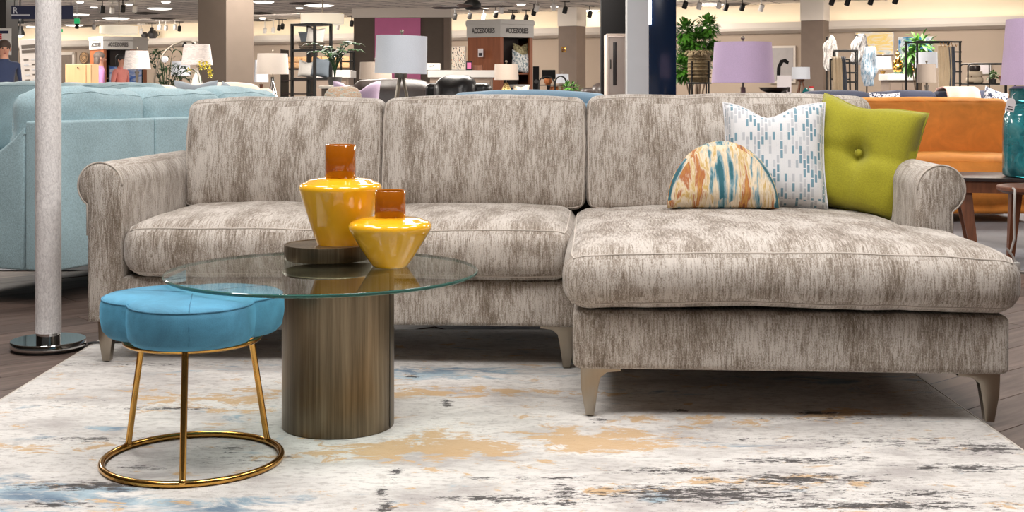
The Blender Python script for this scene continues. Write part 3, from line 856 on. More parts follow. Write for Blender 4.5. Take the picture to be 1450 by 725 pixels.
def lamp(label, px, d, y0, y1, wt, wb, sm_, base_prof, bm_, ztab, table=None, square=0, tilt=0, name='table_lamp', finial=True, group=None, tripod=None):
    """y0,y1: shade top and bottom rows; wt,wb widths in px; base profile as (r, fraction of height)"""
    zt_, zb_ = fz(y0, d), fz(y1, d)
    o = thing(name, label, 'lamp', (fx(px, d), d, ztab))
    o.rotation_euler = (0, tilt, 0)
    k = d / F / 2
    sh = shade_geo(wb * k, wt * k, zb_ - ztab, zt_ - ztab, square).obj('shade', sm_, o)
    G().tube([(0, 0, zb_ - ztab - .06), (0, 0, zt_ - ztab + .02)], .006, 8).obj('stem', 'nickel', o)
    G().tube([(-wt * k * .97, 0, zt_ - ztab - .01), (wt * k * .97, 0, zt_ - ztab - .01)], .003, 6).obj('spider', 'nickel', o)
    if finial: G().sphere((0, 0, zt_ - ztab + .03), .014, 10).obj('finial', 'nickel', o)
    hb = zb_ - ztab - .03
    if tripod:
        for q in range(3):
            a = PI / 2 + q * 2 * PI / 3 + tripod[1]
            G().tube([(.012 * math.cos(a), .012 * math.sin(a), hb + .02), (tripod[0] * math.cos(a), tripod[0] * math.sin(a), .006)], [.011, .008], 8).obj('leg', bm_, o)
        G().lathe([(0, hb), (.045, hb), (.045, hb + .03), (0, hb + .03)], 20).obj('hub', bm_, o)
    else:
        G().lathe([(r, z * hb) for r, z in base_prof], 28).obj('base', bm_, o, angle=50)
    return o
URN = [(0, 0), (.06, 0), (.06, .05), (.03, .1), (.055, .3), (.07, .5), (.05, .75), (.02, .9), (.015, 1), (0, 1)]
STICK = [(0, 0), (.07, 0), (.07, .04), (.02, .08), (.015, .5), (.02, .92), (.03, 1), (0, 1)]
BOTTLE = [(0, 0), (.075, 0), (.08, .06), (.078, .3), (.05, .62), (.022, .85), (.02, 1), (0, 1)]

# shade fabrics
MT['sh_white'] = weave('white_shade_linen', c(222, 226, 234), .05, 200)
MT['sh_cream'] = weave('cream_shade_linen', c(228, 218, 208), .05, 200)
MT['sh_beige'] = weave('beige_shade_linen', c(160, 146, 134), .05, 200)
MT['sh_lav'] = weave('lavender_shade_linen', c(206, 180, 212), .07, 200)
MT['sh_pat'] = brick_pattern('stitched_shade', [(0, c(226, 218, 214)), (.6, c(206, 198, 196))], 1, 1, 0, .03, .012, .002, .5, (1, 1, 1, 1))
MT['tealglass'] = None
def teal():
    t = NT('teal_blown_glass'); b = t.bsdf()
    tc = t.n('ShaderNodeTexCoord').outputs['Object']
    f = t.noise(tc, 9, 3, .6, .6)
    t.l(t.ramp(f, [(.3, c(20, 104, 116)), (.55, c(58, 158, 166)), (.75, c(128, 198, 200))]), b.inputs['Base Color'])
    b.inputs['Roughness'].default_value = .06; b.inputs['Transmission Weight'].default_value = .55; b.inputs['IOR'].default_value = 1.45
    b.inputs['Coat Weight'].default_value = .5
    t.l(t.bump(f, .25, .02), b.inputs['Normal']); return t.m
MT['tealglass'] = teal()

# ------------------------------------------------------------------ right: orange sofa, tables, teal lamp
def orange_sofa():
    d = 9.45; x0, x1 = fx(1180, 9.0), fx(1484, 9.0)
    o = thing('orange_sofa', 'low armless orange suede sofa behind the chaise', 'sofa', ((x0 + x1) / 2, d, 0))
    h = (x1 - x0) / 2
    G().box(-h + .02, h - .02, -.40, .42, .07, .20, .03, 3).obj('base', 'orange', o)
    cush('seat_cushion', -h, h, -.46, .25, .13, .47, .11, .03, parent=o, m='orange', seed=41, n=(14, 8, 4), seams=('top',), wr=.01)
    cush('backrest', -h, h, .12, .40, .40, .885, .09, .04, lean=.12, parent=o, m='orange', seed=42, n=(14, 4, 8), seams=('top',), back_=True, wr=.012)
    for x in (-h + .1, h + .0 - .02):
        for y in (-.36, .34):
            G().lathe([(0, 0), (.02, 0), (.026, .09), (0, .09)], 12, T3((x, y, 0))).obj('leg', 'darkwood', o)
orange_sofa()
def wedge_leg(g_parent, x, y, zt_, dx_, dy_, w=.035, m='wood', zb_=0):
    vs_ = []
    for (cx_, cy_, z, k) in ((x + dx_, y + dy_, zb_, .55), (x, y, zt_, 1)):
        for a, b in ((-1, -1), (1, -1), (1, 1), (-1, 1)): vs_.append((cx_ + a * w * k, cy_ + b * w * k * .8, z))
    return G().add(vs_, [(0, 3, 2, 1), (4, 5, 6, 7), (0, 1, 5, 4), (1, 2, 6, 5), (2, 3, 7, 6), (3, 0, 4, 7)]).obj('leg', m, g_parent, smooth=False)
ct = thing('coffee_table', 'dark-topped walnut coffee table with splayed legs beside the orange sofa', 'table', (fx(1451, 7.75), 7.75, 0), math.radians(-16))
G().box(-.56, .56, -.30, .30, .408, .43, .004).obj('table_top', 'darkwood', ct, smooth=False)
G().prism([(-.53, .34), (.53, .34), (.555, .408), (-.555, .408)], -.28, .28, 'y').obj('apron', 'wood', ct, smooth=False)
for sx_ in (-1, 1):
    for sy_ in (-1, 1): wedge_leg(ct, sx_ * .36, sy_ * .22, .345, -sx_ * .05 if sx_ < 0 else .05, sy_ * .05, .04)
for o in [x for x in ct.children if x.name.startswith('leg')]: pass
rt = thing('side_table', 'round walnut side table in front of the dark-topped coffee table', 'table', (fx(1480, 6.9), 6.9, 0))
G().lathe([(0, .395), (.225, .395), (.25, .41), (.25, .425), (.245, .43), (0, .43)], 48).obj('table_top', 'wood', rt, angle=40)
for a in (PI * .92, PI * 1.6, PI * .25):
    wedge_leg(rt, .15 * math.cos(a), .15 * math.sin(a), .40, .03 * math.cos(a), .03 * math.sin(a), .03)
d = 7.62
tl = thing('table_lamp', 'teal blown glass table lamp with lavender shade on the dark coffee table', 'lamp', (fx(1466, d), d, .431))
G().lathe([(0, 0), (.165, 0), (.185, .015), (.187, .06), (.186, .28), (.182, .36), (.165, .40), (.13, .425), (.12, .44), (.14, .455), (.15, .47), (.15, .53), (.12, .545), (0, .545)], 48).obj('base', 'tealglass', tl, angle=60)
G().lathe([(0, .545), (.03, .545), (.03, .57), (0, .57)], 20).obj('neck', 'nickel', tl)
shade_geo(.198, .165, .550, .945).obj('shade', 'sh_lav', tl)
G().tube([(-.16, 0, .93), (.16, 0, .93)], .003, 6).obj('spider', 'nickel', tl)
G().tube([(-.03, -.12, .0), (-.02, -.3, -.02)], .001, 4)
MT['tagw'] = mat('tag_paper', c(232, 224, 226), .7, 0, .02)
MT['ink'] = mat('dark_ink', c(50, 46, 52), .7, 0, .02)
tg = thing('price_tag', 'small white price tag hanging on the teal lamp', 'tag', (fx(1429, d - .2), d - .2, fz(158, d - .2)), 0)
G().prism([(-.026, 0), (.026, 0), (.026, .06), (.014, .078), (-.014, .078), (-.026, .06)], -.001, .001, 'y').obj('card', 'tagw', tg, smooth=False)
G().box(-.017, .017, -.0018, -.001, .010, .018, 0).box(-.012, .014, -.0018, -.001, .026, .032, 0).obj('print', 'ink', tg, smooth=False)
G().tube([(0, 0, .07), (.005, .01, .1), (.02, .02, .115)], .0012, 5).obj('string', 'tagw', tg)
tg.rotation_euler = (0, math.radians(12), 0)
MT['cordw'] = mat('grey_cable', c(176, 172, 168), .5, 0, .05)
cd = thing('power_cord', 'pale grey power cord hanging from the round walnut side table', 'cord', (fx(1437, 6.6), 6.6, 0))
G().tube([(.03, .1, .434), (.012, .03, .432), (.0, .0, .40), (-.006, -.005, .30), (-.004, -.005, .18), (-.03, -.01, .10), (-.045, -.01, .13), (-.02, -.01, .10), (.0, -.01, .06), (.0, -.02, .012), (.08, .0, .006), (.2, .04, .006)], .006, 8).obj('cable', 'cordw', cd)
G().box(-.02, .02, -.03, .01, .02, .06, .006).obj('plug', 'cordw', cd)

# ------------------------------------------------------------------ seating behind the sectional
simple_sofa('loveseat', 'steel blue loveseat standing directly behind the taupe sectional', 'sofa', 750, 6.75, PI, 1.10, 'steel', .935, .65, .85, 1)
simple_sofa('armchair', 'brown leather armchair behind the tripod lamp', 'chair', 557, 11.0, math.radians(8), 1.0, 'leather', 1.04, .7, .85, 1, roundr=.1)
simple_sofa('armchair', 'glossy black leather armchair in front of the white counter', 'chair', 633, 9.95, math.radians(-14), .62, 'bleather', 1.06, .72, .8, 1, roundr=.1)
simple_sofa('armchair', 'dark brown leather armchair beside the black pillar', 'chair', 876, 13.4, math.radians(10), .75, 'leather', 1.03, .66, .8, 1, roundr=.1)
simple_sofa('sofa', 'blush linen sofa with grey cushions in front of the brown column', 'sofa', 300, 12.8, math.radians(-8), 1.1, 'blush', 1.02, .66, .85, 1, roundr=.1)
simple_sofa('sofa', 'cream linen sofa beyond the pale blue sofas', 'sofa', 105, 11.6, math.radians(-4), 2.0, 'cream', .99, .7, .85, 3)
simple_sofa('sofa', 'navy velvet sofa behind the orange sofa', 'sofa', 1290, 12.4, math.radians(5), 2.3, 'navy', .935, .68, .85, 3)
MT['stripew'] = painterly('woven_stripe_print', [(.35, c(150, 176, 170)), (.45, c(226, 214, 198)), (.55, c(204, 160, 120)), (.65, c(214, 206, 196))], (30, 90, 1), 1.0, 3, .2)
pc = thing('slipper_chair', 'small slipper chair in multicoloured woven stripe', 'chair', (fx(488, 8.6), 8.6, 0), math.radians(12))
G().box(-.13, .13, -.22, .18, .12, .42, .04, 3).obj('seat', 'stripew', pc)
cush('backrest', -.125, .125, .08, .22, .40, .965, .06, .03, parent=pc, m='stripew', seed=3, n=(6, 3, 8), k=3, back_=True, seams=None)
for x in (-.1, .1):
    for y in (-.18, .15): G().lathe([(0, 0), (.012, 0), (.018, .13), (0, .13)], 10, T3((x, y, 0))).obj('leg', 'darkwood', pc)

def loose_pillow(label, px, d, yb, w, h, m, rz=0, tilt=-.2, roll=0, chop=.03, group=None, t=.13):
    g, _ = pillow_geo(w, h, t, .08, chop, 10, seed=px)
    o = g.obj('throw_pillow', m, None, angle=0); o.location = (fx(px, d), d, yb if yb < 5 else fz(yb, d)); o.rotation_euler = (tilt, roll, rz)
    return tag(o, label, 'pillow', group)
MT['tan'] = weave('camel_linen', c(196, 158, 116)); MT['lilac'] = weave('lilac_linen', c(188, 164, 190))
MT['ikat'] = painterly('navy_ikat_print', [(.44, c(40, 52, 84)), (.5, c(226, 226, 232))], (40, 26, 1), 1.0, 2, .8)
MT['ptchwork'] = painterly('muted_floral_print', [(.38, c(120, 150, 140)), (.48, c(230, 220, 204)), (.58, c(196, 150, 120)), (.68, c(232, 226, 214))], (14, 10, 1), 1.0, 3, .6)
MT['trellis'] = painterly('pale_trellis_print', [(.44, c(126, 146, 156)), (.5, c(232, 232, 230))], (30, 24, 1), 1.0, 2, .4)
loose_pillow('slate grey linen pillow leaning on the blush sofa', 277, 12.45, .62, .42, .44, 'greyf', .2)
loose_pillow('dark slate pillow with a pale seam on the blush sofa', 318, 12.4, .60, .36, .42, 'greyf', -.3, roll=.25)
loose_pillow('camel linen pillow on the black leather armchair', 668, 9.5, .48, .36, .44, 'tan', .1, chop=.1)
loose_pillow('lilac linen pillow on the brown leather armchair', 505, 10.6, .62, .40, .42, 'lilac', .1, chop=.08)
loose_pillow('navy and white ikat pillow on the navy sofa', 1257, 12.0, .52, .30, .42, 'ikat', .05, chop=0)
loose_pillow('fluffy navy and white pillow on the navy sofa beside the pink throw', 1400, 12.0, .54, .28, .44, 'ikat', -.1, roll=.3, chop=0)
# draped throw on the navy sofa
MT['pinkthrow'] = weave('dusty_pink_knit', c(206, 164, 150))
def drape(name, label, cat, loc, rz, w, pts, m, waves=5, amp=.02, thick=.012, seed=0, group=None):
    """a hanging cloth: profile pts (y,z) along its length, width w, soft folds"""
    g = G(); n = 14; V = []; Fc = []
    for s in (0, 1):
        for i, (y, z) in enumerate(pts):
            for j in range(n + 1):
                x = -w / 2 + w * j / n
                f = amp * math.sin(j / n * waves * 2 * PI + seed + i * .3)
                V.append((x + noise.noise(Vector((i * .7, j * .5, seed))) * .015, y + f + s * thick, z + s * thick * .5))
    N = len(pts) * (n + 1)
    for i in range(len(pts) - 1):
        for j in range(n):
            q = (i * (n + 1) + j, i * (n + 1) + j + 1, (i + 1) * (n + 1) + j + 1, (i + 1) * (n + 1) + j)
            Fc.append(q); Fc.append(tuple(v + N for v in q[::-1]))
    for i in range(len(pts) - 1):
        for j in (0, n):
            a, b = i * (n + 1) + j, (i + 1) * (n + 1) + j; Fc.append((a, b, b + N, a + N))
    for j in range(n):
        for i in (0, len(pts) - 1):
            a, b = i * (n + 1) + j, i * (n + 1) + j + 1; Fc.append((a, b, b + N, a + N))
    o = g.add(V, Fc).obj(name, m, None, angle=0); o.location = loc; o.rotation_euler = (0, 0, rz)
    return tag(o, label, cat, group)
drape('knit_throw', 'dusty pink knitted throw bunched over the navy sofa back', 'throw', (fx(1363, 12.5), 12.5, 0), 0, .32, [(-.12, .60), (-.10, .80), (-.02, .955), (.08, .975), (.24, .96), (.36, .90), (.38, .7)], 'pinkthrow', 2, .010, .03)

# ------------------------------------------------------------------ lamps standing behind
side_table('dark wood side table under the lavender lamp', 1052, 8.5, .60)
lamp('lavender drum table lamp rising behind the chaise', 1052, 8.5, 60, 117, 80, 88, 'sh_lav', URN, 'nickel', .601)
lamp('white drum lamp on slender tripod legs behind the sectional', 562, 9.0, 51, 104, 72, 74, 'sh_white', None, 'nickel', 0.001, tripod=(.26, .5), tilt=math.radians(1.5), name='tripod_lamp')
side_table('dark wood side table under the beige lamp near the pink panel', 532, 13.2, .62)
lamp('beige table lamp half hidden by the white tripod lamp', 532, 13.2, 88, 112, 44, 46, 'sh_beige', URN, 'white', .621)
side_table('dark wood side table under the glass bottle lamp', 384, 15, .62, .7)
lamp('pale linen lamp on a smoked glass bottle base beside the brown column', 386, 15, 76, 105, 42, 45, 'sh_cream', BOTTLE, 'chrome', .621)
side_table('dark wood table beside the brown column', 368, 17.4, .72, .5)
lamp('white lamp half hidden behind the glass bottle lamp', 370, 17.4, 85, 116, 18, 20, 'sh_white', STICK, 'wood', .721)
side_table('dark wood side table under the orchid lamp', 279, 14.3, .70, .6)
lamp('large tapered lamp with stitched shade beside the yellow orchid', 279, 14.3, 63, 92, 36, 44, 'sh_pat', URN, 'white', .701)
side_table('dark wood side table under the cool white lamp', 256, 18.5, .70, .5)
lamp('cool white lamp behind the yellow orchid', 256, 18.5, 87, 107, 25, 27, 'sh_white', URN, 'wood', .701)
side_table('dark wood side table under the stitched lamp in front of the kiosk', 194, 16, .80, .6)
lamp('tapered stitched lamp with clear column base in front of the wooden kiosk', 194, 16, 72, 98, 31, 38, 'sh_pat', STICK, 'nickel', .801)
cons = side_table('wood console table in front of the accessories kiosk', 728, 14, .84, .62, .4, 'wood', 'console_table')
MT['pine'] = painterly('gold_pineapple_scales', [(.40, c(120, 90, 40)), (.5, c(214, 182, 110)), (.6, c(244, 222, 160))], (60, 60, 60), 1.0, 1, 0, 'Object')
lamp('beige square-shaded lamp on a gold pineapple base', 717, 14, 91, 113, 33, 35, 'sh_beige', [(0, 0), (.055, 0), (.07, .15), (.066, .4), (.05, .65), (.03, .85), (.015, 1), (0, 1)], 'pine', .841, square=0)
loose_pillow('muted floral print pillow standing on the wood console', 738, 14.02, .842, .19, .17, 'ptchwork', .1, -.15, chop=.02, t=.08)
side_table('dark wood table behind the wire plant stand', 796, 19.5, .85, .5)
lamp('small white lamp behind the wire plant stand', 796, 19.5, 105, 118, 18, 19, 'sh_white', STICK, 'wood', .851)
side_table('long dark console holding the small white lamp and ornaments', 1135, 16, .88, .95, .4, 'darkwood', 'console_table')
def small_white_lamp():
    o = lamp('small white drum lamp on leaning wooden legs in front of the framed art', 1134, 16, 95, 112, 25, 26, 'sh_white', None, 'wood', .881, tripod=(.07, .1), finial=False)
small_white_lamp()
side_table('white-painted table under the gold stem lamp', 1250, 21.5, .80, .6, .4, 'wood')
MT['sh_glow'] = weave('ivory_shade_linen', c(246, 236, 220), .04, 200)  # plain pale ivory cloth without emission
lamp('ivory lamp on a trumpet-shaped gold stem below the sunset painting', 1250, 21.5, 80, 98, 23, 26, 'sh_glow', [(0, 0), (.07, 0), (.07, .05), (.02, .1), (.018, .5), (.03, .9), (.05, 1), (0, 1)], 'gold', .801)
side_table('dark table under the beige drum lamp', 1312, 14.2, .70, .5)
lamp('beige drum lamp in front of the black throw rack', 1312, 14.2, 91, 117, 25, 27, 'sh_beige', STICK, 'nickel', .701)
side_table('dark table under the white rectangular lamp', 1313, 18.5, .80, .5)
lamp('white lamp partly covered by the beige drum lamp', 1312, 18.5, 74, 96, 29, 30, 'sh_white', STICK, 'nickel', .801, finial=False)
# arc lamp
d = 15.0
al = thing('arc_lamp', 'silver arc floor lamp with globe beside the palm', 'lamp', (fx(219, d), d, 0))
pts = [(0, 0, .03), (0, 0, fz(112, d))]
for (px_, py_) in ((221, 100), (226, 86), (235, 72), (246, 63), (258, 59), (270, 59), (276, 62)): pts.append((fx(px_, d) - fx(219, d), 0, fz(py_, d)))
G().tube(pts, .012, 8).obj('arm', 'nickel', al)
G().lathe([(0, 0), (.15, 0), (.15, .03), (0, .03)], 32).obj('base', 'nickel', al)
G().lathe([(.0, 0), (.012, 0), (.035, -.05), (.03, -.06), (0, -.03)], 16, T3((fx(262, d) - fx(219, d), 0, fz(59, d)))).obj('shade', 'black', al)
G().lathe([(.0, 0), (.012, 0), (.035, -.05), (.03, -.06), (0, -.03)], 16, T3((fx(274, d) - fx(219, d), 0, fz(60, d)))).obj('shade', 'black', al)
G().tube([(fx(228, d) - fx(219, d), 0, fz(83, d)), (fx(234, d) - fx(219, d), -.02, fz(79.5, d))], .004, 6).obj('globe_rod', 'nickel', al)
G().sphere((fx(234, d) - fx(219, d), -.02, fz(84, d)), .04, 16).obj('globe', 'sh_white', al)

# ------------------------------------------------------------------ plants
MT['leaf'] = mat('green_leaf', c(64, 112, 34), .4, 0, .35, 5)
MT['leafd'] = mat('dark_green_leaf', c(34, 66, 30), .4, 0, .3, 6)
MT['bark'] = mat('grey_bark', c(96, 78, 62), .8, 0, .2, 20)
MT['pot'] = mat('charcoal_pot', c(60, 58, 58), .6, 0, .1)
def leaf(g, p, dirv, L, w, droop=.2):
    dirv = Vector(dirv).normalized(); side = dirv.cross(Vector((0, 0, 1)))
    if side.length < .05: side = Vector((1, 0, 0))
    side.normalize(); up = side.cross(dirv); p = Vector(p)
    mid = p + dirv * L * .5 + up * L * .06; tip = p + dirv * L - Vector((0, 0, droop * L))
    g.add([p, mid + side * w / 2 - up * .1 * w, mid, mid - side * w / 2 - up * .1 * w, tip], [(0, 1, 2), (0, 2, 3), (1, 4, 2), (3, 2, 4)])
def bush(name, label, px, d, potr, poth, trunk, blobs, nleaf, L, w, m='leaf', z0=0, cat='plant', bark=True):
    o = thing(name, label, cat, (fx(px, d), d, z0))
    G().lathe([(0, 0), (potr * .8, 0), (potr, poth), (potr * .9, poth), (potr * .88, poth - .02), (0, poth - .02)], 24).obj('pot', 'pot', o, angle=40)
    if trunk:
        for (bx_, by_, bz_, br_) in blobs: G().tube([(0, 0, poth - .03), (bx_ * .4, by_ * .4, (poth + bz_) * .55), (bx_, by_, bz_)], [.014, .011, .005], 6).obj('stem', 'bark', o)
    g = G(); rnd = random.Random(px)
    for k in range(nleaf):
        bx_, by_, bz_, br_ = blobs[rnd.randrange(len(blobs))]
        v = Vector((rnd.gauss(0, 1), rnd.gauss(0, 1), rnd.gauss(0, 1))).normalized()
        p = Vector((bx_, by_, bz_)) + v * br_ * rnd.uniform(.25, 1)
        leaf(g, p, v + Vector((0, 0, rnd.uniform(-.4, .5))), L * rnd.uniform(.7, 1.2), w)
    lf_ = g.obj('foliage', m, o, fixn=False, angle=0); lf_['kind'] = 'stuff'
    return o
d = 15.0; k = d / F
bush('ficus_tree', 'tall leafy ficus tree beside the navy panel', 985, d, .16, .3, True,
     [(-14 * k, 0, fz(45, d), .14), (2 * k, 0, fz(60, d), .17), (18 * k, .05, fz(38, d), .12), (-12 * k, 0, fz(75, d), .14), (-18 * k, 0, fz(95, d), .14), (8 * k, .1, fz(80, d), .15), (26 * k, 0, fz(70, d), .07), (-8 * k, .1, fz(100, d), .12)], 2200, .085, .042)
def fronds(name, label, px, d, n, H, spread, Lf, m, z0=0, poth=.3, rad=.12, z_leaf=.5, blade=.035, seed=1):
    o = thing(name, label, 'plant', (fx(px, d), d, z0))
    G().lathe([(0, 0), (rad * .8, 0), (rad, poth), (rad * .9, poth), (0, poth - .02)], 24).obj('pot', 'pot', o, angle=40)
    rnd = random.Random(seed)
    for i in range(n):
        a = 2 * PI * i / n + rnd.uniform(-.3, .3); sp = spread * rnd.uniform(.5, 1.1); h = H * rnd.uniform(.75, 1.05)
        g = G(); P = []
        for q in range(9):
            t = q / 8; P.append(Vector((sp * math.cos(a) * t ** 1.6, sp * math.sin(a) * t ** 1.6, poth + (h - poth) * math.sin(t * PI * .55) / math.sin(PI * .55))))
        g.tube(P, [.006] * 5 + [.004] * 4, 5)
        for q in range(3, 9):
            T = (P[q] - P[q - 1]).normalized(); S = T.cross(Vector((0, 0, 1))).normalized()
            for s in (-1, 1): leaf(g, P[q], T * .7 + S * s, Lf * (1.2 - .08 * q), blade, .3)
        leaf(g, P[8], P[8] - P[7], Lf, blade, .3)
        g.obj('frond', m, o, fixn=False, angle=0)
    return o
fronds('potted_palm', 'dark potted palm beside the silver arc lamp', 236, 17.0, 13, fz(76, 17), .32, .2, 'leafd', seed=3)
fronds('potted_fern', 'small dark green fern on the pale display plinth', 474, 12.0, 11, .40, .22, .09, 'leafd', z0=fz(121, 12), poth=.08, rad=.07, seed=5)
pl_ = thing('display_plinth', 'slim grey plinth carrying the dark fern', 'plinth', (fx(474, 12), 12, 0))
zz = fz(121, 12)
G().box(-.11, .11, -.11, .11, 0, zz - .03, .005).obj('column', 'brown', pl_); G().box(-.13, .13, -.13, .13, zz - .03, zz - .001, .004).obj('top', 'trim', pl_)
MT['yel'] = mat('yellow_petals', c(214, 196, 40), .5, 0, .15, 20)
d = 13.8
orc = thing('potted_orchid', 'yellow orchid in a white pot beside the large tapered lamp', 'plant', (fx(288, d), d, .701))
G().lathe([(0, 0), (.05, 0), (.06, .11), (.05, .11), (0, .09)], 20).obj('pot', 'white', orc)
def rel(px_, py_): return (fx(px_, d) - fx(288, d), 0, fz(py_, d) - .701)
for pts in ([(0, 0, .1), rel(284, 100), rel(283, 90), rel(290, 87), rel(297, 92), rel(300, 104)], [(0, 0, .1), rel(280, 104), rel(274, 98), rel(268, 99)]):
    G().tube(pts, .004, 5).obj('stem', 'leafd', orc)
rnd = random.Random(4)
for (px_, py_) in ((283, 90), (288, 88), (293, 90), (297, 94), (299, 99), (300, 105), (291, 95), (296, 101), (285, 96), (298, 108), (268, 99), (289, 91)):
    g = G(); p = Vector(rel(px_, py_)) + Vector((0, -.02, 0))
    for q in range(5):
        a = 2 * PI * q / 5 + rnd.random(); leaf(g, p, (math.cos(a), -.35, math.sin(a)), .032, .028, 0)
    g.obj('flower', 'yel', orc, fixn=False, smooth=False)
for a in (.3, 2.6, 4.2):
    g = G(); leaf(g, (0, 0, .1), (math.cos(a), math.sin(a) * .5, .6), .16, .05); g.obj('leaf', 'leafd', orc, fixn=False)
ot = side_table('small dark table under the yellow orchid', 288, 13.8, .70, .22, .22); ot.location.y = 13.8

# ------------------------------------------------------------------ columns, pillars, partition
def column(label, px, d, w, m, rz, cap=None, ztop=CEIL, name='square_column', base=True):
    o = thing(name, label, 'column', (fx(px, d), d, 0), rz)
    zc = cap if cap else ztop
    G().box(-w / 2, w / 2, -w / 2, w / 2, 0, zc, .004).obj('shaft', m, o, smooth=False)
    if cap: G().box(-w / 2 - .015, w / 2 + .015, -w / 2 - .015, w / 2 + .015, zc, ztop - .002, .004).obj('capital', 'trim', o, smooth=False)
    if base: G().box(-w / 2 - .012, w / 2 + .012, -w / 2 - .012, w / 2 + .012, 0, .12, .004).obj('skirting', 'black', o, smooth=False)
    return o
column('brown square column behind the blush sofa', 320, 16.6, .50, 'brown', math.radians(-32), ztop=2.998)
MT['brown2'] = mat('mocha_paint', c(122, 106, 94), .7, 0, .04)
column('brown column with pale capital near the accessories kiosk', 810, 31.4, .5, 'brown2', math.radians(-30), 2.53, 2.998)
column('brown column with pale capital behind the small white lamp', 1154, 28.4, .5, 'brown2', math.radians(-28), 2.50, 2.998)
MT['dcol'] = mat('espresso_panel', c(28, 24, 22), .6, 0, .05)
column('espresso column above the sale sign', -12, 19.0, .6, 'dcol', math.radians(5), ztop=2.998)
# black, white and navy uprights behind the sectional
MT['blackp'] = mat('matt_black_panel', c(13, 12, 13), .7, 0, .05, spec=.2)
MT['navyp'] = mat('glossy_navy_panel', c(12, 34, 64), .16, 0, .08, 2, coat=.4)
MT['wcol'] = mat('cool_white_column', c(206, 206, 208), .5, 0, .02)
o = thing('display_pylon', 'matt black upright panel behind the beige cabinet', 'panel', (fx(869, 12.2), 12.2, 0))
G().box(-.125, .125, -.06, .06, 0, 2.6, .004).obj('panel', 'blackp', o); G().box(-.2, .2, -.2, .2, 0, .02, .003).obj('base', 'blackp', o)
o = thing('square_column', 'smooth white column between the beige cabinet and the navy panel', 'column', (fx(902, 9.6), 9.6, 0))
G().box(-.08, .08, -.08, .08, 0, CEIL - .002, .003).obj('shaft', 'wcol', o); G().box(-.1, .1, -.1, .1, 0, .1, .003).obj('skirting', 'white', o)
o = thing('display_pylon', 'glossy navy upright with a vertical light strip', 'panel', (fx(937, 10.4), 10.4, 0))
G().box(-.112, .112, -.06, .06, 0, 2.6, .01, 2).obj('panel', 'navyp', o); G().box(-.18, .18, -.18, .18, 0, .02, .003).obj('base', 'blackp', o)
MT['led'] = emis('cool_led', (.72, .84, 1, 1), 9)
G().box(-.116, -.092, -.075, -.061, fz(35, 10.4), 2.4, .003).obj('light_strip', 'led', o)
d = 11.2
o = thing('tall_cabinet', 'tall narrow beige cabinet with dark inset and bar handle', 'cabinet', (fx(873, d), d, 0))
MT['greige'] = mat('greige_lacquer', c(176, 162, 152), .5, 0, .03)
zt_ = fz(48, d)
G().box(-.088, .09, -.02, .3, 0, zt_, .004).obj('body', 'greige', o)
dr = G().box(-.078, .080, -.038, -.021, .04, zt_ - .02, .004).obj('door', 'greige', o)
G().box(-.034, -.002, -.043, -.038, fz(121, d), fz(60, d), .002).obj('inset', 'leather', dr)
G().box(-.078, .080, -.042, -.038, zt_ - .035, zt_ - .022, .002).box(.064, .080, -.042, -.038, .04, zt_ - .036, .002).box(-.078, -.066, -.042, -.038, .04, zt_ - .036, .002).obj('frame', 'greige', dr)
G().tube([(-.056, -.042, fz(97, d)), (-.056, -.062, fz(97, d)), (-.056, -.062, fz(85, d)), (-.056, -.042, fz(85, d))], .005, 6).obj('handle', 'black', dr)
# partition with the pink panel
d = 24.0; k = d / F
MT['pink'] = mat('rose_pink_panel', c(206, 112, 158), .6, 0, .03)
pt = thing('partition_wall', 'brown freestanding partition with grey fascia and rose pink panel', 'partition', (fx(569, d), d, 0), math.radians(-4))
G().box(-69 * k, 68 * k, 0, .3, 0, fz(25, d), .005).obj('board', 'brown', pt, smooth=False)
G().box(-71 * k, 71 * k, -.06, .34, fz(25, d), fz(12, d), .005).obj('fascia', 'trim', pt, smooth=False)
G().box(-38 * k, 27 * k, -.05, -.001, fz(134, d), fz(25.5, d), .004).obj('pink_panel', 'pink', pt, smooth=False)
G().box(60 * k, 68.5 * k, -.02, .28, 0, fz(25, d), .004).obj('end_post', 'brown2', pt, smooth=False)

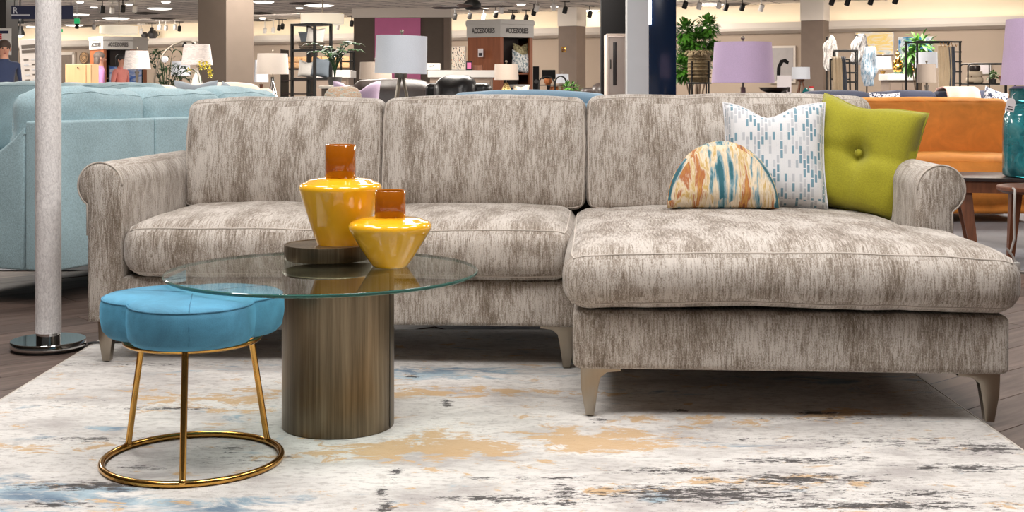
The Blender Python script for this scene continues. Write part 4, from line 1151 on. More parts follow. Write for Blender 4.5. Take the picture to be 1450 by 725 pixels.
# ------------------------------------------------------------------ accessories kiosks
MT['kwood'] = mat('cherry_veneer', c(138, 78, 46), .45, 0, .15, 4, stretch=(6, 6, .6))
MT['kgrey'] = mat('silver_fascia', c(186, 182, 177), .5, 0, .02)
MT['charc'] = mat('charcoal_letters', c(70, 66, 66), .6, 0, .02)
MT['dark_in'] = mat('dark_interior', c(48, 40, 38), .7, 0, .1)
def kiosk(label, px, d, rz, yt, yf, s=.66, shelves=True):
    o = thing('display_kiosk', label, 'kiosk', (fx(px, d), d, 0), rz)
    zt_, zf = fz(yt, d), fz(yf, d)
    R = s
    V = [(R * math.sin(PI / 3 * i), -R * math.cos(PI / 3 * i)) for i in range(6)]
    fa = G().prism(V, zf, zt_ - .02, 'z').obj('fascia', 'kgrey', o, smooth=False)
    G().prism([(x * 1.03, y * 1.03) for x, y in V], zt_ - .08, zt_ - .02, 'z').prism([(x * 1.0, y * 1.0) for x, y in V], zt_ - .02, zt_, 'z').obj('crown', 'kgrey', fa, smooth=False)
    for i in (0, 5):       # the two faces that meet at the front corner
        p, q = (Vector(V[0]), Vector(V[1])) if i == 0 else (Vector(V[5]), Vector(V[0]))
        m_ = (p + q) / 2; ang = math.atan2((q - p).y, (q - p).x)
        M = T3((m_.x * 1.003, m_.y * 1.003, zf + (zt_ - zf) * .36)) @ Matrix.Rotation(ang, 4, 'Z') @ FRONT
        text('ACCESSORIES', .125, 'charc', fa, M, .58, .004, bold=.003)
    ins = [(x * .97, y * .97) for x, y in V]
    def face(i, j, z0, z1, m, nm, t=.03):
        p, q = Vector(ins[i]), Vector(ins[j]); n = Vector(((p + q).x, (p + q).y)).normalized() * t
        return G().prism([tuple(p), tuple(q), tuple(q - n), tuple(p - n)], z0, z1, 'z').obj(nm, m, o, smooth=False)
    for i in (5, 4, 3, 2, 1): face(i, (i + 1) % 6, 0, zf, 'kwood' if i == 5 else 'kwood', 'side_panel')
    # open right-front face: posts, back and shelves
    p, q = Vector(ins[0]), Vector(ins[1]); e = (q - p).normalized()
    for a in (p, q - e * .06):
        n = Vector((e.y, -e.x)) * .05
        G().prism([tuple(a), tuple(a + e * .06), tuple(a + e * .06 - n), tuple(a - n)], 0, zf, 'z').obj('post', 'kwood', o, smooth=False)
    inn = [(x * .9, y * .9) for x, y in V]
    for z in (.12, .45, .80, 1.22): G().prism(inn, z, z + .025, 'z').obj('shelf', 'kwood', o, smooth=False)
    G().prism([(x * .55, y * .55) for x, y in V], .145, zf, 'z').obj('core', 'dark_in', o, smooth=False)
    return o
kiosk('cherry wood hexagonal kiosk with ACCESSORIES fascia behind the white counter', 708, 22, math.radians(1), 30, 54.5)
kiosk('distant hexagonal ACCESSORIES kiosk under the drum pendant', 168, 30, math.radians(-14), 53, 71, .66)
# notice on the kiosk
kx, ky = fx(708, 22), 22
nt = thing('paper_notice', 'white paper notice pinned to the cherry kiosk side', 'notice', (0, 0, 0))
u = math.radians(1 - 30); 
p = Vector((kx, ky, 0)) + Matrix.Rotation(math.radians(1), 3, 'Z') @ Vector((-.31, -.51, 0))
nt.location = (p.x - .02, p.y - .05, fz(82, 22)); nt.rotation_euler = (0, 0, math.radians(-29))
G().box(-.05, .05, -.004, 0, 0, .14, 0).obj('sheet', 'tagw', nt, smooth=False)
G().box(-.035, .035, -.006, -.004, .02, .07, 0).obj('print', 'ink', nt, smooth=False)
# goods in the kiosk
def kpos(lx, ly): return Vector((kx, ky, 0)) + Matrix.Rotation(math.radians(1), 3, 'Z') @ Vector((lx, ly, 0))
def kpil(label, lx, ly, z, w, h, m, rz, roll=0):
    g, _ = pillow_geo(w, h, .12, .08, .05, 10, seed=lx * 9)
    q = kpos(lx, ly); o = g.obj('throw_pillow', m, None, angle=0); o.location = (q.x, q.y, z); o.rotation_euler = (-.1, roll, rz); tag(o, label, 'pillow')
kpil('pale trellis pillow on the kiosk shelf', .34, -.36, 1.25, .36, .38, 'trellis', math.radians(28), .12)
MT['sage'] = painterly('olive_gold_print', [(.4, c(96, 84, 50)), (.55, c(190, 180, 140)), (.65, c(120, 110, 80))], (20, 20, 1), 1.0, 3, .5)
kpil('olive and gold patterned pillow behind the trellis pillow', .36, -.30, 1.46, .3, .3, 'sage', math.radians(30))
q = kpos(.33, -.37)
for i, colr in enumerate(((70, 88, 110), (220, 216, 210), (70, 88, 110), (214, 212, 210))):
    MT['bl%d' % i] = weave('folded_blanket_cloth%d' % i, c(*colr))
    o = G().box(-.15, .15, -.12, .12, 0, .055, .024, 3).obj('folded_blanket', 'bl%d' % i, None); o.location = (q.x, q.y, .826 + i * .056); o.rotation_euler = (0, 0, math.radians(29))
    tag(o, ['lowest navy folded blanket stacked on the kiosk shelf', 'white folded blanket between two navy ones on the kiosk shelf', 'upper navy folded blanket on the kiosk shelf', 'topmost white folded blanket on the kiosk shelf'][i], 'blanket', 'blankets stacked in the kiosk')

# ------------------------------------------------------------------ counters
def counter(label, px, d, w, zt_, dp=.6, rz=0, topm='kgrey', bodym='brown2'):
    o = thing('service_counter', label, 'counter', (fx(px, d), d, 0), rz)
    G().box(-w / 2 + .03, w / 2 - .03, -dp / 2 + .03, dp / 2 - .03, .1, zt_ - .10, .005).obj('body', bodym, o, smooth=False)
    G().box(-w / 2 + .06, w / 2 - .06, -dp / 2 + .06, dp / 2 - .06, 0, .1, .003).obj('plinth', 'black', o, smooth=False)
    G().box(-w / 2, w / 2, -dp / 2, dp / 2, zt_ - .10, zt_, .006).obj('counter_top', topm, o, smooth=False)
    n = max(2, int(w / .4))
    for i in range(n):
        a = -w / 2 + .05 + (w - .1) * i / n
        G().box(a, a + (w - .1) / n - .012, -dp / 2 + .018, -dp / 2 + .03, .14, zt_ - .14, .003).obj('front_panel', bodym, o, smooth=False)
    return o
counter('white-topped service counter in front of the cherry kiosk', 654, 18, .93, fz(100, 18))
o = thing('storage_box', 'white open box standing on the service counter', 'box', (fx(611, 18), 18, fz(100, 18) + .001)); 
G().box(-.13, .13, -.15, .15, 0, .012, .002).box(-.13, -.118, -.15, .15, 0, .10, .002).box(.118, .13, -.15, .15, 0, .10, .002).box(-.118, .118, -.15, -.138, 0, .10, .002).box(-.118, .118, .138, .15, 0, .10, .002).obj('body', 'white', o)
G().tube([(-.02, -.152, .06), (.02, -.156, .062), (.04, -.152, .07)], .006, 6).obj('handle', 'black', o)
o = thing('picture_frame', 'small black picture frame standing on the service counter', 'frame', (fx(664, 17.9), 17.9, fz(100, 18) + .001), .3)
G().box(-.045, .045, -.012, 0, 0, .13, .003).obj('frame', 'black', o); G().box(-.03, .03, -.014, -.012, .02, .11, 0).obj('picture', 'pink', o); G().tube([(0, 0, .1), (0, .06, .002)], .005, 6).obj('strut', 'black', o)
o = thing('storage_crate', 'low brown wooden crate behind the black picture frame', 'crate', (fx(672, 18.05), 18.05, fz(100, 18) + .001))
for (x0, x1, y0, y1) in ((-.11, .11, -.1, -.088), (-.11, .11, .088, .1), (-.11, -.098, -.088, .088), (.098, .11, -.088, .088)): G().box(x0, x1, y0, y1, 0, .075, .002).obj('side', 'wood', o, smooth=False)
G().box(-.098, .098, -.088, .088, .001, .01, 0).obj('bottom', 'wood', o, smooth=False)
counter('grey display counter with white top behind the dark fern', 473, 17, .52, fz(100, 17))
counter('white-topped grey console carrying the gold ornament', 1272, 20.5, .50, fz(105, 20.5), .5)

# ------------------------------------------------------------------ étagère with baskets and pillows
def etagere(label, px, d, rz, w, dp, zs, name='etagere', r=.014, m='black', slab=True):
    o = thing(name, label, 'shelf', (fx(px, d), d, 0), rz)
    for a in (-1, 1):
        for b in (-1, 1):
            G().box(a * w / 2 - r, a * w / 2 + r, b * dp / 2 - r, b * dp / 2 + r, 0, zs[-1], .002).obj('post', m, o, smooth=False)
    for z in zs:
        g = G()
        if slab: g.box(-w / 2 + r, w / 2 - r, -dp / 2 + r, dp / 2 - r, z - .02, z - .006, .002)
        for b in (-1, 1): g.box(-w / 2, w / 2, b * dp / 2 - r * .8, b * dp / 2 + r * .8, z - .024, z, .002)
        for a in (-1, 1): g.box(a * w / 2 - r * .8, a * w / 2 + r * .8, -dp / 2, dp / 2, z - .024, z, .002)
        g.obj('shelf', m, o, smooth=False)
    return o
d = 14.0; er = math.radians(-38)
zs = [.12, .52, fz(110, d), fz(70, d), fz(33.5, d)]
etagere('black metal étagère displaying pillows beside the brown column', 441, d, er, .36, .24, zs)
def epos(lx, ly): return Vector((fx(441, d), d, 0)) + Matrix.Rotation(er, 3, 'Z') @ Vector((lx, ly, 0))
MT['wicker'] = mat('dark_wicker', c(106, 96, 84), .8, 0, .3, 60, bump=.5, bscale=120)
q = epos(0, 0)
bk = thing('wicker_basket', 'shallow dark wicker basket on the upper étagère shelf', 'basket', (q.x, q.y, zs[3] + .001), er)
G().lathe([(0, 0), (.12, 0), (.15, .08), (.14, .08), (.11, .012), (0, .012)], 28).obj('bowl', 'wicker', bk, angle=50)
for i in range(3): ring(.128 + i * .01, .02 + i * .026, .006, 'coil', 'wicker', bk)
MT['offw'] = weave('off_white_linen', c(212, 208, 202))
def epil(label, lx, ly, z, w, h, m, rz, roll=0, tilt=-.1):
    g, _ = pillow_geo(w, h, .08, .08, .02, 10, seed=lx * 11 + z)
    v = epos(lx, ly); o = g.obj('throw_pillow', m, None, angle=0); o.location = (v.x, v.y, z); o.rotation_euler = (tilt, roll, rz); tag(o, label, 'pillow')
epil('off-white pillow tilted in the shallow wicker basket', .05, -.01, zs[3] + .03, .2, .22, 'offw', .1, .15)
epil('grey pillow behind in the shallow wicker basket', -.06, .04, zs[3] + .03, .2, .2, 'greyf', -.1, -.25)
epil('cream pillow in front on the middle étagère shelf', -.06, -.02, zs[2] + .002, .2, .19, 'offw', .1, .1)
epil('slate pillow leaning behind on the middle étagère shelf', .07, .05, zs[2] + .002, .22, .23, 'greyf', -.1, .15)
MT['fur'] = mat('brown_faux_fur', c(112, 92, 78), .95, 0, .4, 30, bump=.8, bscale=120)
for i, (lx, ly) in enumerate(((-.09, -.03), (.08, -.02), (0, .06))):
    v = epos(lx, ly); g = G(); 
    for s in range(3): g.sphere((0, 0, .06 + s * .085), (.085, .075, .05), 14)
    o = g.obj('rolled_blanket', 'fur', None, angle=0); o.location = (v.x, v.y, .522); tag(o, 'brown faux fur blanket rolled on the lower étagère shelf', 'blanket', 'fur blankets on the étagère')

# ------------------------------------------------------------------ lit shelf of baskets at the back
d = 29.0; k = d / F
ws = thing('basket_shelving', 'long dark shelving with tan baskets beyond the étagère', 'shelf', (fx(452, d), d, 0), math.radians(-15))
zsh = [fz(132, d), fz(113, d), fz(97, d)]
for z in zsh: G().box(-52 * k, 52 * k, -.2, .2, z - .03, z, .004).obj('shelf', 'darkwood', ws, smooth=False)
for x in (-53.2 * k, -8.5 * k, 21.5 * k, 51.8 * k): G().box(x - .012, x + .012, -.2, .2, 0, fz(70, d), .003).obj('upright', 'black', ws, smooth=False)
MT['tanb'] = mat('tan_woven_basket', c(214, 172, 128), .8, 0, .25, 40, bump=.5, bscale=90)
rm = Matrix.Rotation(math.radians(-15), 3, 'Z'); rnd = random.Random(2)
desc = ['first', 'second', 'third', 'fourth', 'fifth', 'sixth', 'seventh']
for i in range(7):
    lx = (-46 + i * 15) * k
    for s in range(2):
        v = Vector((fx(452, d), d, 0)) + rm @ Vector((lx, -.02, 0))
        g = G(); w_ = 6.6 * k; hh = .13
        g.box(-w_, w_, -.15, .15, 0, hh, .035, 3)
        o = g.obj('woven_basket', 'tanb', None); o.location = (v.x, v.y, zsh[2] + .001 + s * .135); o.rotation_euler = (0, 0, math.radians(-15) + rnd.uniform(-.1, .1))
        tag(o, 'tan woven basket %s on the dark back shelving' % ('stacked on top of another' if s else 'under another basket'), 'basket', 'tan baskets %s on the back shelving' % ('stacked above' if s else 'below'))
area('shelf_light', (fx(452, d), d - .5, 2.4), 1.4, .1, 12, (1, .8, .55))
# small black wire rack near it
etagere('small black wire rack in front of the basket shelving', 492, 24, .2, .24, .2, [.4, .9, fz(100, 24), fz(86, 24), fz(73, 24)], 'wire_rack', .01, slab=False)

# ------------------------------------------------------------------ pendants, fans, ceiling fittings
MT['glow'] = mat('lit_drum_fabric', c(250, 238, 214), .8, 0, .02, emit=((1, .88, .68, 1), .55))
def drum_pendant(label, px, d, w, y0, y1):
    o = thing('drum_pendant', label, 'pendant lamp', (fx(px, d), d, fz(y1, d)))
    h = fz(y0, d) - fz(y1, d); r = w / 2 * d / F
    G().lathe([(0, .01), (r - .01, .01), (r, 0), (r, h), (r - .01, h), (r - .01, .02), (0, .02)], 48).obj('shade', 'glow', o, angle=40)
    G().tube([(0, 0, h * .5), (0, 0, CEIL - .03 - fz(y1, d))], .012, 8).obj('rod', 'nickel', o)
    G().lathe([(0, 0), (.07, 0), (.07, .028), (0, .028)], 20, T3((0, 0, CEIL - .03 - fz(y1, d)))).obj('canopy', 'nickel', o)
drum_pendant('glowing drum pendant above the étagère', 456.5, 22, 61, 20, 34)
drum_pendant('glowing drum pendant above the distant kiosk', 168.5, 28, 53, 37, 48)
MT['fanw'] = mat('espresso_fan_wood', c(52, 38, 32), .4, 0, .2, 6, stretch=(1, 8, 8))
d = 19.0
fan = thing('ceiling_fan', 'dark ceiling fan with broad blades in front of the accessories kiosk', 'fan', (fx(669, d), d, fz(14, d)))
G().lathe([(0, 0), (.09, 0), (.13, .03), (.13, .10), (.07, .16), (0, .16)], 28).obj('motor', 'black', fan, angle=50)
G().tube([(0, 0, .15), (0, 0, CEIL - .04 - fz(14, d))], .016, 10).obj('rod', 'black', fan)
G().lathe([(0, -.05), (.07, -.05), (.08, .0), (0, .0)], 20, T3((0, 0, CEIL - .001 - fz(14, d)))).obj('canopy', 'black', fan)
for a in (-.25, -.25 + PI, -.25 + PI / 2, -.25 + 1.5 * PI):
    M = Matrix.Rotation(a, 4, 'Z') @ Matrix.Rotation(.14, 4, 'X')
    P = [(.1, -.04), (.2, -.07), (.45, -.085), (.6, -.06), (.64, 0), (.6, .06), (.45, .085), (.2, .07), (.1, .04)]
    G().prism(P, .035, .047, 'z', M=M).obj('blade', 'fanw', fan, smooth=False)
d = 22.0
fan = thing('ceiling_fan', 'black ceiling fan with bell-shaped lit shade below the navy sign', 'fan', (fx(28.5, d), d, fz(50, d)))
G().lathe([(.0, .02), (.075, .0), (.085, .0), (.07, .06), (.045, .12), (.04, .16), (0, .16)], 28).obj('bell_shade', 'black', fan, angle=50)
MT['bulb'] = emis('warm_bulb', (1, .9, .72, 1), 6)
G().sphere((0, 0, .02), .06, 16).obj('bulb', 'bulb', fan)
G().tube([(0, 0, .15), (0, 0, CEIL - .03 - fz(50, d))], .014, 8).obj('rod', 'black', fan)
G().lathe([(0, .20), (.06, .20), (.07, .24), (.06, .28), (0, .28)], 20).obj('motor', 'black', fan)
for i, a in enumerate((.12, PI + .12, PI / 2 + .12, -PI / 2 + .12)):
    M = Matrix.Rotation(a, 4, 'Z') @ Matrix.Rotation(.12, 4, 'X')
    G().prism([(.04, -.03), (.3, -.05), (.55, -.05), (.58, 0), (.55, .05), (.3, .05), (.04, .03)], .235, .245, 'z', M=M).obj('blade', 'black', fan, smooth=False)

# flush round ceiling lights
MT['disc'] = emis('ceiling_light_glow', (1, .95, .86, 1), 5.5)
def cd_(py): return (CEIL - EYE) * F / (HY - py)
def near(px_):
    for lim, s_ in ((130, 'near the navy banner'), (282, 'above the distant kiosk'), (500, 'above the étagère and basket shelving'), (640, 'above the pink panel'), (780, 'above the cherry kiosk'), (860, 'near the column beside the black upright'), (1130, 'above the ficus and lavender lamp')):
        if px_ < lim: return s_
    return 'above the throw racks'
lights = [(113, 1, 12), (183, 4, 12), (133, 8.5, 11), (114, 19, 26), (226, 10.5, 37), (105, 34.5, 26), (47, 37, 20), (218, 43, 24), (164, 24.5, 40), (235, 1, 14), (273, 40.5, 22),  # widest one above the distant kiosk is a ceiling glow, built as a lamp
          (373, 1, 32), (366, 36, 22), (424, 9.5, 12), (452, 6, 44), (372, 24.5, 10), (636, 9, 40), (688, 20.5, 30), (738, 4.5, 14), (785, 8, 12), (835, 13.5, 30), (1007, 5, 38), (595, 12, 10), (533, 15.5, 8), (10, 8, 20)]
for i, (px_, py_, w_) in enumerate(lights):
    d = cd_(py_); r = w_ / 2 * d / F
    o = thing('ceiling_light', ('flush round ceiling light ' if w_ >= 18 else 'small recessed downlight ') + near(px_), 'ceiling light', (fx(px_, d), d, CEIL), 0,
              ('flush round lights ' if w_ >= 18 else 'small downlights ') + near(px_))
    G().lathe([(0, -.055), (r * .7, -.05), (r * .92, -.03), (r * .95, -.004)], 28).obj('diffuser', 'disc', o, angle=60)
    G().lathe([(r * .93, -.03), (r, -.03), (r, -.001), (r * .93, -.001)], 28, cap=False).obj('ring', 'white', o, smooth=False)
MT['lens'] = emis('spot_lens', (1, .95, .84, 1), 14)
spots = [(145, 14, 0), (159, 15, 1), (174, 13, 0), (191, 13, 1), (133, 38, 1), (109, 37, 0), (226, 39, 1), (235, 40, 1), (248, 39, 1), (254, 41, 0), (200, 45, 1), (215, 43, 0),
         (387, 43, 1), (395, 40, 0), (375, 44, 1), (400, 38, 0), (478, 39, 1), (498, 34, 0), (644, 24, 0), (665, 23, 0), (685, 24, 1), (702, 21, 0), (710, 15, 1), (726, 26, 0), (745, 26, 0), (756, 18, 0), (760, 12, 1), (784, 10, 1), (800, 15, 0), (813, 24, 1),
         (835, 21, 0), (970, 8, 0), (990, 9, 1), (1018, 8, 1), (1028, 11, 0), (1051, 11, 0), (1078, 12, 1), (1178, 3, 0), (1200, 3.5, 0), (1233, 2.5, 0), (1268, 1.0, 0)]
sp = {}
for (px_, py_, lit) in spots:
    d = (CEIL - .22 - EYE) * F / (HY - py_)
    if d > wall_d(px_) - .6: d = wall_d(px_) - .8
    zc = fz(py_, d); dz = CEIL - zc
    o = thing('track_spotlight', 'small %s track spotlight %s' % ('lit white' if lit else 'unlit dark', near(px_)), 'spotlight', (fx(px_, d), d, zc), .4, '%s track spotlights %s' % ('lit' if lit else 'unlit', near(px_)))
    M = Matrix.Rotation(.5, 4, 'X')
    G().lathe([(0, .09), (.045, .09), (.055, .07), (.055, -.06), (.05, -.06), (.048, -.05), (0, -.05)], 16, M).obj('can', 'white' if lit else 'black', o, angle=40)
    G().tube([(0, 0, .06), (0, 0, dz - .02)], .012, 6).obj('stem', 'white' if lit else 'black', o)
    G().box(-.12, .12, -.015, .015, dz - .02, dz - .001, .002).obj('track_mount', 'white' if lit else 'black', o, smooth=False)
    G().sphere((0, 0, -.055), (.042, .042, .02), 12, M).obj('lens', 'lens' if lit else 'blackp', o)
MT['vent'] = mat('dark_vent', c(96, 88, 82), .7, 0, .1)
for (px_, py_) in ((207, 18), (230, 26), (368, 18), (370, 41), (431, 4), (718, 25), (1042, 9), (115, 43), (124, 36)):
    d = min(cd_(py_), wall_d(px_) - .7); o = thing('ceiling_vent', 'dark slatted air vent ' + near(px_), 'vent', (fx(px_, d), d, CEIL), WROT, 'ceiling vents ' + near(px_))
    G().box(-.25, .25, -.25, .25, -.02, -.001, .002).obj('frame', 'vent', o, smooth=False)
    for i in range(5): G().box(-.22, .22, -.19 + i * .09, -.16 + i * .09, -.035, -.02, .002).obj('slat', 'vent', o, smooth=False)
MT['exit'] = mat('green_exit_sign', c(20, 170, 96), .5, 0, .03, emit=((.03, .55, .2, 1), .6))
for (px_, py_, d, lab) in ((109, 30, 26, 'larger green exit sign hanging beside the navy banner'), (86.5, 42, 33, 'smaller green exit sign hanging behind the white lamp pole')):
    o = thing('exit_sign', lab, 'sign', (fx(px_, d), d, fz(py_ + 3.5, d)))
    s = .052 * (1 if d < 30 else .8)
    G().box(-s, s, -.02, .02, 0, 2 * s, .004).obj('panel', 'exit', o, smooth=False); G().tube([(0, 0, 2 * s), (0, 0, CEIL - fz(py_ + 3.5, d))], .008, 6).obj('rod', 'white', o)

# ------------------------------------------------------------------ signs on the left
d = 17.5; k = d / F
MT['navyb'] = mat('navy_banner', c(24, 30, 62), .6, 0, .04)
MT['lgrey'] = mat('pale_letters', c(190, 192, 198), .6, 0, .02)
MT['red'] = mat('red_letters', c(200, 34, 40), .6, 0, .02)
o = thing('hanging_sign', 'navy hanging banner with a pale letter R and underline', 'sign', (fx(60, d), d, fz(27, d)))
h = 19 * k
G().box(-44 * k, 43 * k, 0, .03, 0, h, .003).obj('board', 'navyb', o, smooth=False)
text('R', .12, 'lgrey', o, T3((-38.5 * k, -.003, h * .62)) @ FRONT, .9, .003, bold=.003)
G().box(-44 * k, -18 * k, -.006, 0, .045, .065, .001).obj('underline', 'lgrey', o, smooth=False)
for x in (-40 * k, 40 * k): G().tube([(x, .015, h), (x, .015, CEIL - fz(27, d))], .005, 6).obj('wire', 'black', o)
d = 18.2; k = d / F
o = thing('sale_sign', 'white sale sign with navy band and red letters on the espresso column', 'sign', (fx(-10, d), d, fz(78, d)))
G().box(-26 * k, 25.5 * k, 0, .02, 0, 38 * k, .002).obj('board', 'white', o, smooth=False)
G().box(-20 * k, 22 * k, -.004, 0, 30.5 * k, 34.5 * k, .001).obj('band', 'navyb', o, smooth=False)
text('S·A·L·E', .095, 'red', o, T3((-2 * k, -.002, 26 * k)) @ FRONT, 1.05, .003, bold=.006)
MT['board'] = mat('pale_board', c(206, 200, 196), .6, 0, .03)
d = 12.5; k = d / F
o = thing('sign_stand', 'pale information board on a slim grey stand behind the white lamp', 'sign', (fx(52, d), d, 0), math.radians(20))
M = T3((0, 0, fz(120, d))) @ Matrix.Rotation(-.08, 4, 'Y')
hb = 65 * k
G().box(-.13, .13, -.012, .012, 0, hb, .003, M=M).obj('board', 'board', o, smooth=False)
for (z0, z1) in ((.80, .88), (.70, .77)): G().box(-.11, .11, -.015, -.012, hb * z0, hb * z1, .001, M=M).obj('heading', 'vent', o, smooth=False)
for i in range(5):
    for j in range(3): G().box(-.10 + j * .07, -.055 + j * .07, -.015, -.012, hb * (.10 + i * .11), hb * (.13 + i * .11), .001, M=M).obj('print_block', 'lgrey' if (i + j) % 2 else 'vent', o, smooth=False)
G().box(-.015, .015, .012, .042, 0, fz(100, d), .003).obj('pole', 'nickel', o); G().box(-.14, .14, -.12, .12, 0, .015, .004).obj('foot', 'nickel', o)

# ------------------------------------------------------------------ people
MT['skin'] = mat('skin', c(196, 142, 118), .6, 0, .05)
def person(label, px, d, H, shirt, pants, hair, rz, arm_f=0, hairlen=0.0):
    o = thing('person', label, 'person', (fx(px, d), d, .001), rz)
    s = H / 1.75
    J = {'pel': (0, 0, .95, .15, .11), 'waist': (0, 0, 1.10, .14, .10), 'chest': (0, -.01, 1.30, .165, .115), 'neckb': (0, 0, 1.46, .075, .07), 'neck': (0, -.005, 1.54, .055, .055), 'head': (0, -.015, 1.62, .078, .09), 'crown': (0, -.01, 1.69, .07, .085)}
    E = [('pel', 'waist'), ('waist', 'chest'), ('chest', 'neckb'), ('neckb', 'neck'), ('neck', 'head'), ('head', 'crown')]
    for q, n in ((-1, 'l'), (1, 'r')):
        J['hip' + n] = (q * .09, 0, .88, .095, .095); J['kn' + n] = (q * .10, -.01, .49, .06, .06); J['an' + n] = (q * .10, .02, .09, .04, .045); J['to' + n] = (q * .115, -.15, .035, .04, .03)
        J['sh' + n] = (q * .19, 0, 1.42, .062, .062); J['el' + n] = (q * .25, .02, 1.13, .046, .046); J['wr' + n] = (q * .27, -.08 - arm_f, .90 + arm_f * .3, .03, .03); J['ha' + n] = (q * .27, -.10 - arm_f, .83 + arm_f * .3, .035, .02)
        E += [('pel', 'hip' + n), ('hip' + n, 'kn' + n), ('kn' + n, 'an' + n), ('an' + n, 'to' + n), ('chest', 'sh' + n), ('sh' + n, 'el' + n), ('el' + n, 'wr' + n), ('wr' + n, 'ha' + n)]
        for f in range(5):
            nm = 'f%d' % f + n; off = (-.03 + .015 * f) if f < 4 else -.045
            J[nm] = (q * .27 + .0, -.10 - arm_f + off, (.745 if f < 4 else .80) + arm_f * .3 + (.01 if f in (0, 3) else 0), .009, .009)
            E.append(('ha' + n, nm))
    names = list(J); me = bpy.data.meshes.new('body')
    me.from_pydata([tuple(v * s for v in J[n][:3]) for n in names], [(names.index(a), names.index(b)) for a, b in E], [])
    t = bpy.data.objects.new('tmp', me); COL.objects.link(t)
    md = t.modifiers.new('s', 'SKIN'); md.use_smooth_shade = True
    for i, n in enumerate(names):
        sv = me.skin_vertices[0].data[i]; sv.radius = (J[n][3] * s, J[n][4] * s); sv.use_root = (n == 'pel')
    t.modifiers.new('u', 'SUBSURF').levels = 2
    dg = bpy.context.evaluated_depsgraph_get()
    bme = bpy.data.meshes.new_from_object(t.evaluated_get(dg)); bpy.data.objects.remove(t)
    bme.materials.clear()
    for m_ in (MT['skin'], shirt, pants, MT['blackrub']): bme.materials.append(m_)
    for p in bme.polygons:
        z = p.center.z / s; x = abs(p.center.x) / s; p.use_smooth = True
        p.material_index = 3 if z < .1 else (2 if z < 1.0 and x < .205 else (1 if (z < 1.49 and not (x > .2 and z < 1.17)) else 0))
    b = bpy.data.objects.new('body', bme); COL.objects.link(b); b.parent = o
    hg = G().sphere((0, .012 * s, 1.685 * s), (.092 * s, .105 * s, .09 * s), 18)
    if hairlen: hg.sphere((0, .05 * s, (1.64 - hairlen / 2) * s), (.085 * s, .06 * s, (.08 + hairlen / 2) * s), 14)
    hg.obj('hair', hair, o)
    for q in (-1, 1):
        G().sphere((q * .032 * s, -.098 * s, 1.645 * s), .010 * s, 8).obj('eye', 'blackrub', o)
        G().sphere((q * .083 * s, -.01 * s, 1.63 * s), (.012 * s, .02 * s, .03 * s), 8).obj('ear', 'skin', o)
    G().sphere((0, -.11 * s, 1.615 * s), (.012 * s, .02 * s, .022 * s), 8).obj('nose', 'skin', o)
    G().sphere((0, -.098 * s, 1.575 * s), (.025 * s, .008 * s, .007 * s), 8).obj('mouth', mat('lips', c(160, 90, 84), .5), o)
    return o
MT['denim'] = weave('navy_tee', c(44, 56, 88)); MT['trous'] = weave('dark_trousers', c(48, 46, 52)); MT['hairb'] = mat('brown_hair', c(64, 48, 40), .7, 0, .2, 40); MT['hairg'] = mat('grey_hair', c(120, 108, 100), .7, 0, .2, 40)
MT['pinktee'] = weave('pink_top', c(208, 140, 190)); MT['coral'] = weave('coral_top', c(214, 130, 120)); MT['hairk'] = mat('black_hair', c(30, 26, 26), .6, 0, .2, 40)
person('person in a navy t-shirt walking with arms at the sides', 6, 16.8, 1.60, MT['denim'], MT['trous'], MT['hairb'], math.radians(28))
person('person with grey hair in a bright pink top, facing the shelves', 141, 22.5, 1.62, MT['pinktee'], MT['trous'], MT['hairg'], math.radians(120), .1, .08)
person('person with dark hair in a coral top beside the blue artwork', 171, 25.5, 1.66, MT['coral'], MT['trous'], MT['hairk'], math.radians(70), .15, .1)

# ------------------------------------------------------------------ left middle distance odds
MT['tancab'] = mat('light_oak_panel', c(206, 168, 124), .5, 0, .08, 6, stretch=(8, 8, .6))
d = 14.0; k = d / F
o = thing('oak_cabinet', 'plain light oak cabinet standing behind the cream sofa', 'cabinet', (fx(115.5, d), d, 0))
G().box(-18.5 * k, 18.5 * k, -.1, .14, 0, fz(91, d), .004).obj('body', 'tancab', o, smooth=False)
G().box(-18 * k, 11.2 * k, -.115, -.101, .03, fz(91.6, d), .003).obj('door', 'tancab', o, smooth=False); G().box(11.8 * k, 18 * k, -.115, -.101, .03, fz(91.6, d), .003).obj('side_strip', 'tancab', o, smooth=False)
G().sphere((0, -.125, fz(96, d)), .008, 8).obj('knob', 'black', o)
d = 27.0; k = d / F
MT['blueart'] = painterly('blue_seascape', [(.3, c(30, 56, 120)), (.45, c(70, 110, 190)), (.6, c(200, 206, 220)), (.75, c(90, 110, 150))], (2, 5, 1), 1.0, 4, .8)
o = thing('framed_canvas', 'large blue seascape canvas in a black frame leaning near the kiosk', 'painting', (fx(178, d), d, .001), .1)
G().box(-.36, .36, 0, .03, .7, fz(92.5, d), .004).obj('frame', 'black', o, smooth=False); G().box(-.33, .33, -.006, 0, .73, fz(92.5, d) - .03, .001).obj('canvas', 'blueart', o, smooth=False)
for x in (-.25, .25): G().tube([(x, .01, .7), (x * 1.3, -.12, 0)], .012, 6).obj('easel_leg', 'darkwood', o)
G().tube([(0, .03, 1.3), (0, .35, 0)], .012, 6).obj('easel_leg', 'darkwood', o)
p, dd = on_wall(121, 82, .06)
o = thing('rattan_disc', 'round tan rattan wall ornament on the taupe wall', 'wall decor', p, WROT)
M = Matrix.Rotation(PI / 2, 4, 'X')
G().lathe([(.04, -.02), (.18, -.015), (.19, 0), (.18, .015), (.04, .02)], 36, M).obj('disc', 'tanb', o)
for i in range(3): G().tube([((.08 + .05 * i) * math.cos(a * PI / 18), -.022, (.08 + .05 * i) * math.sin(a * PI / 18)) for a in range(36)], .008, 6, True).obj('hoop', 'wicker', o)
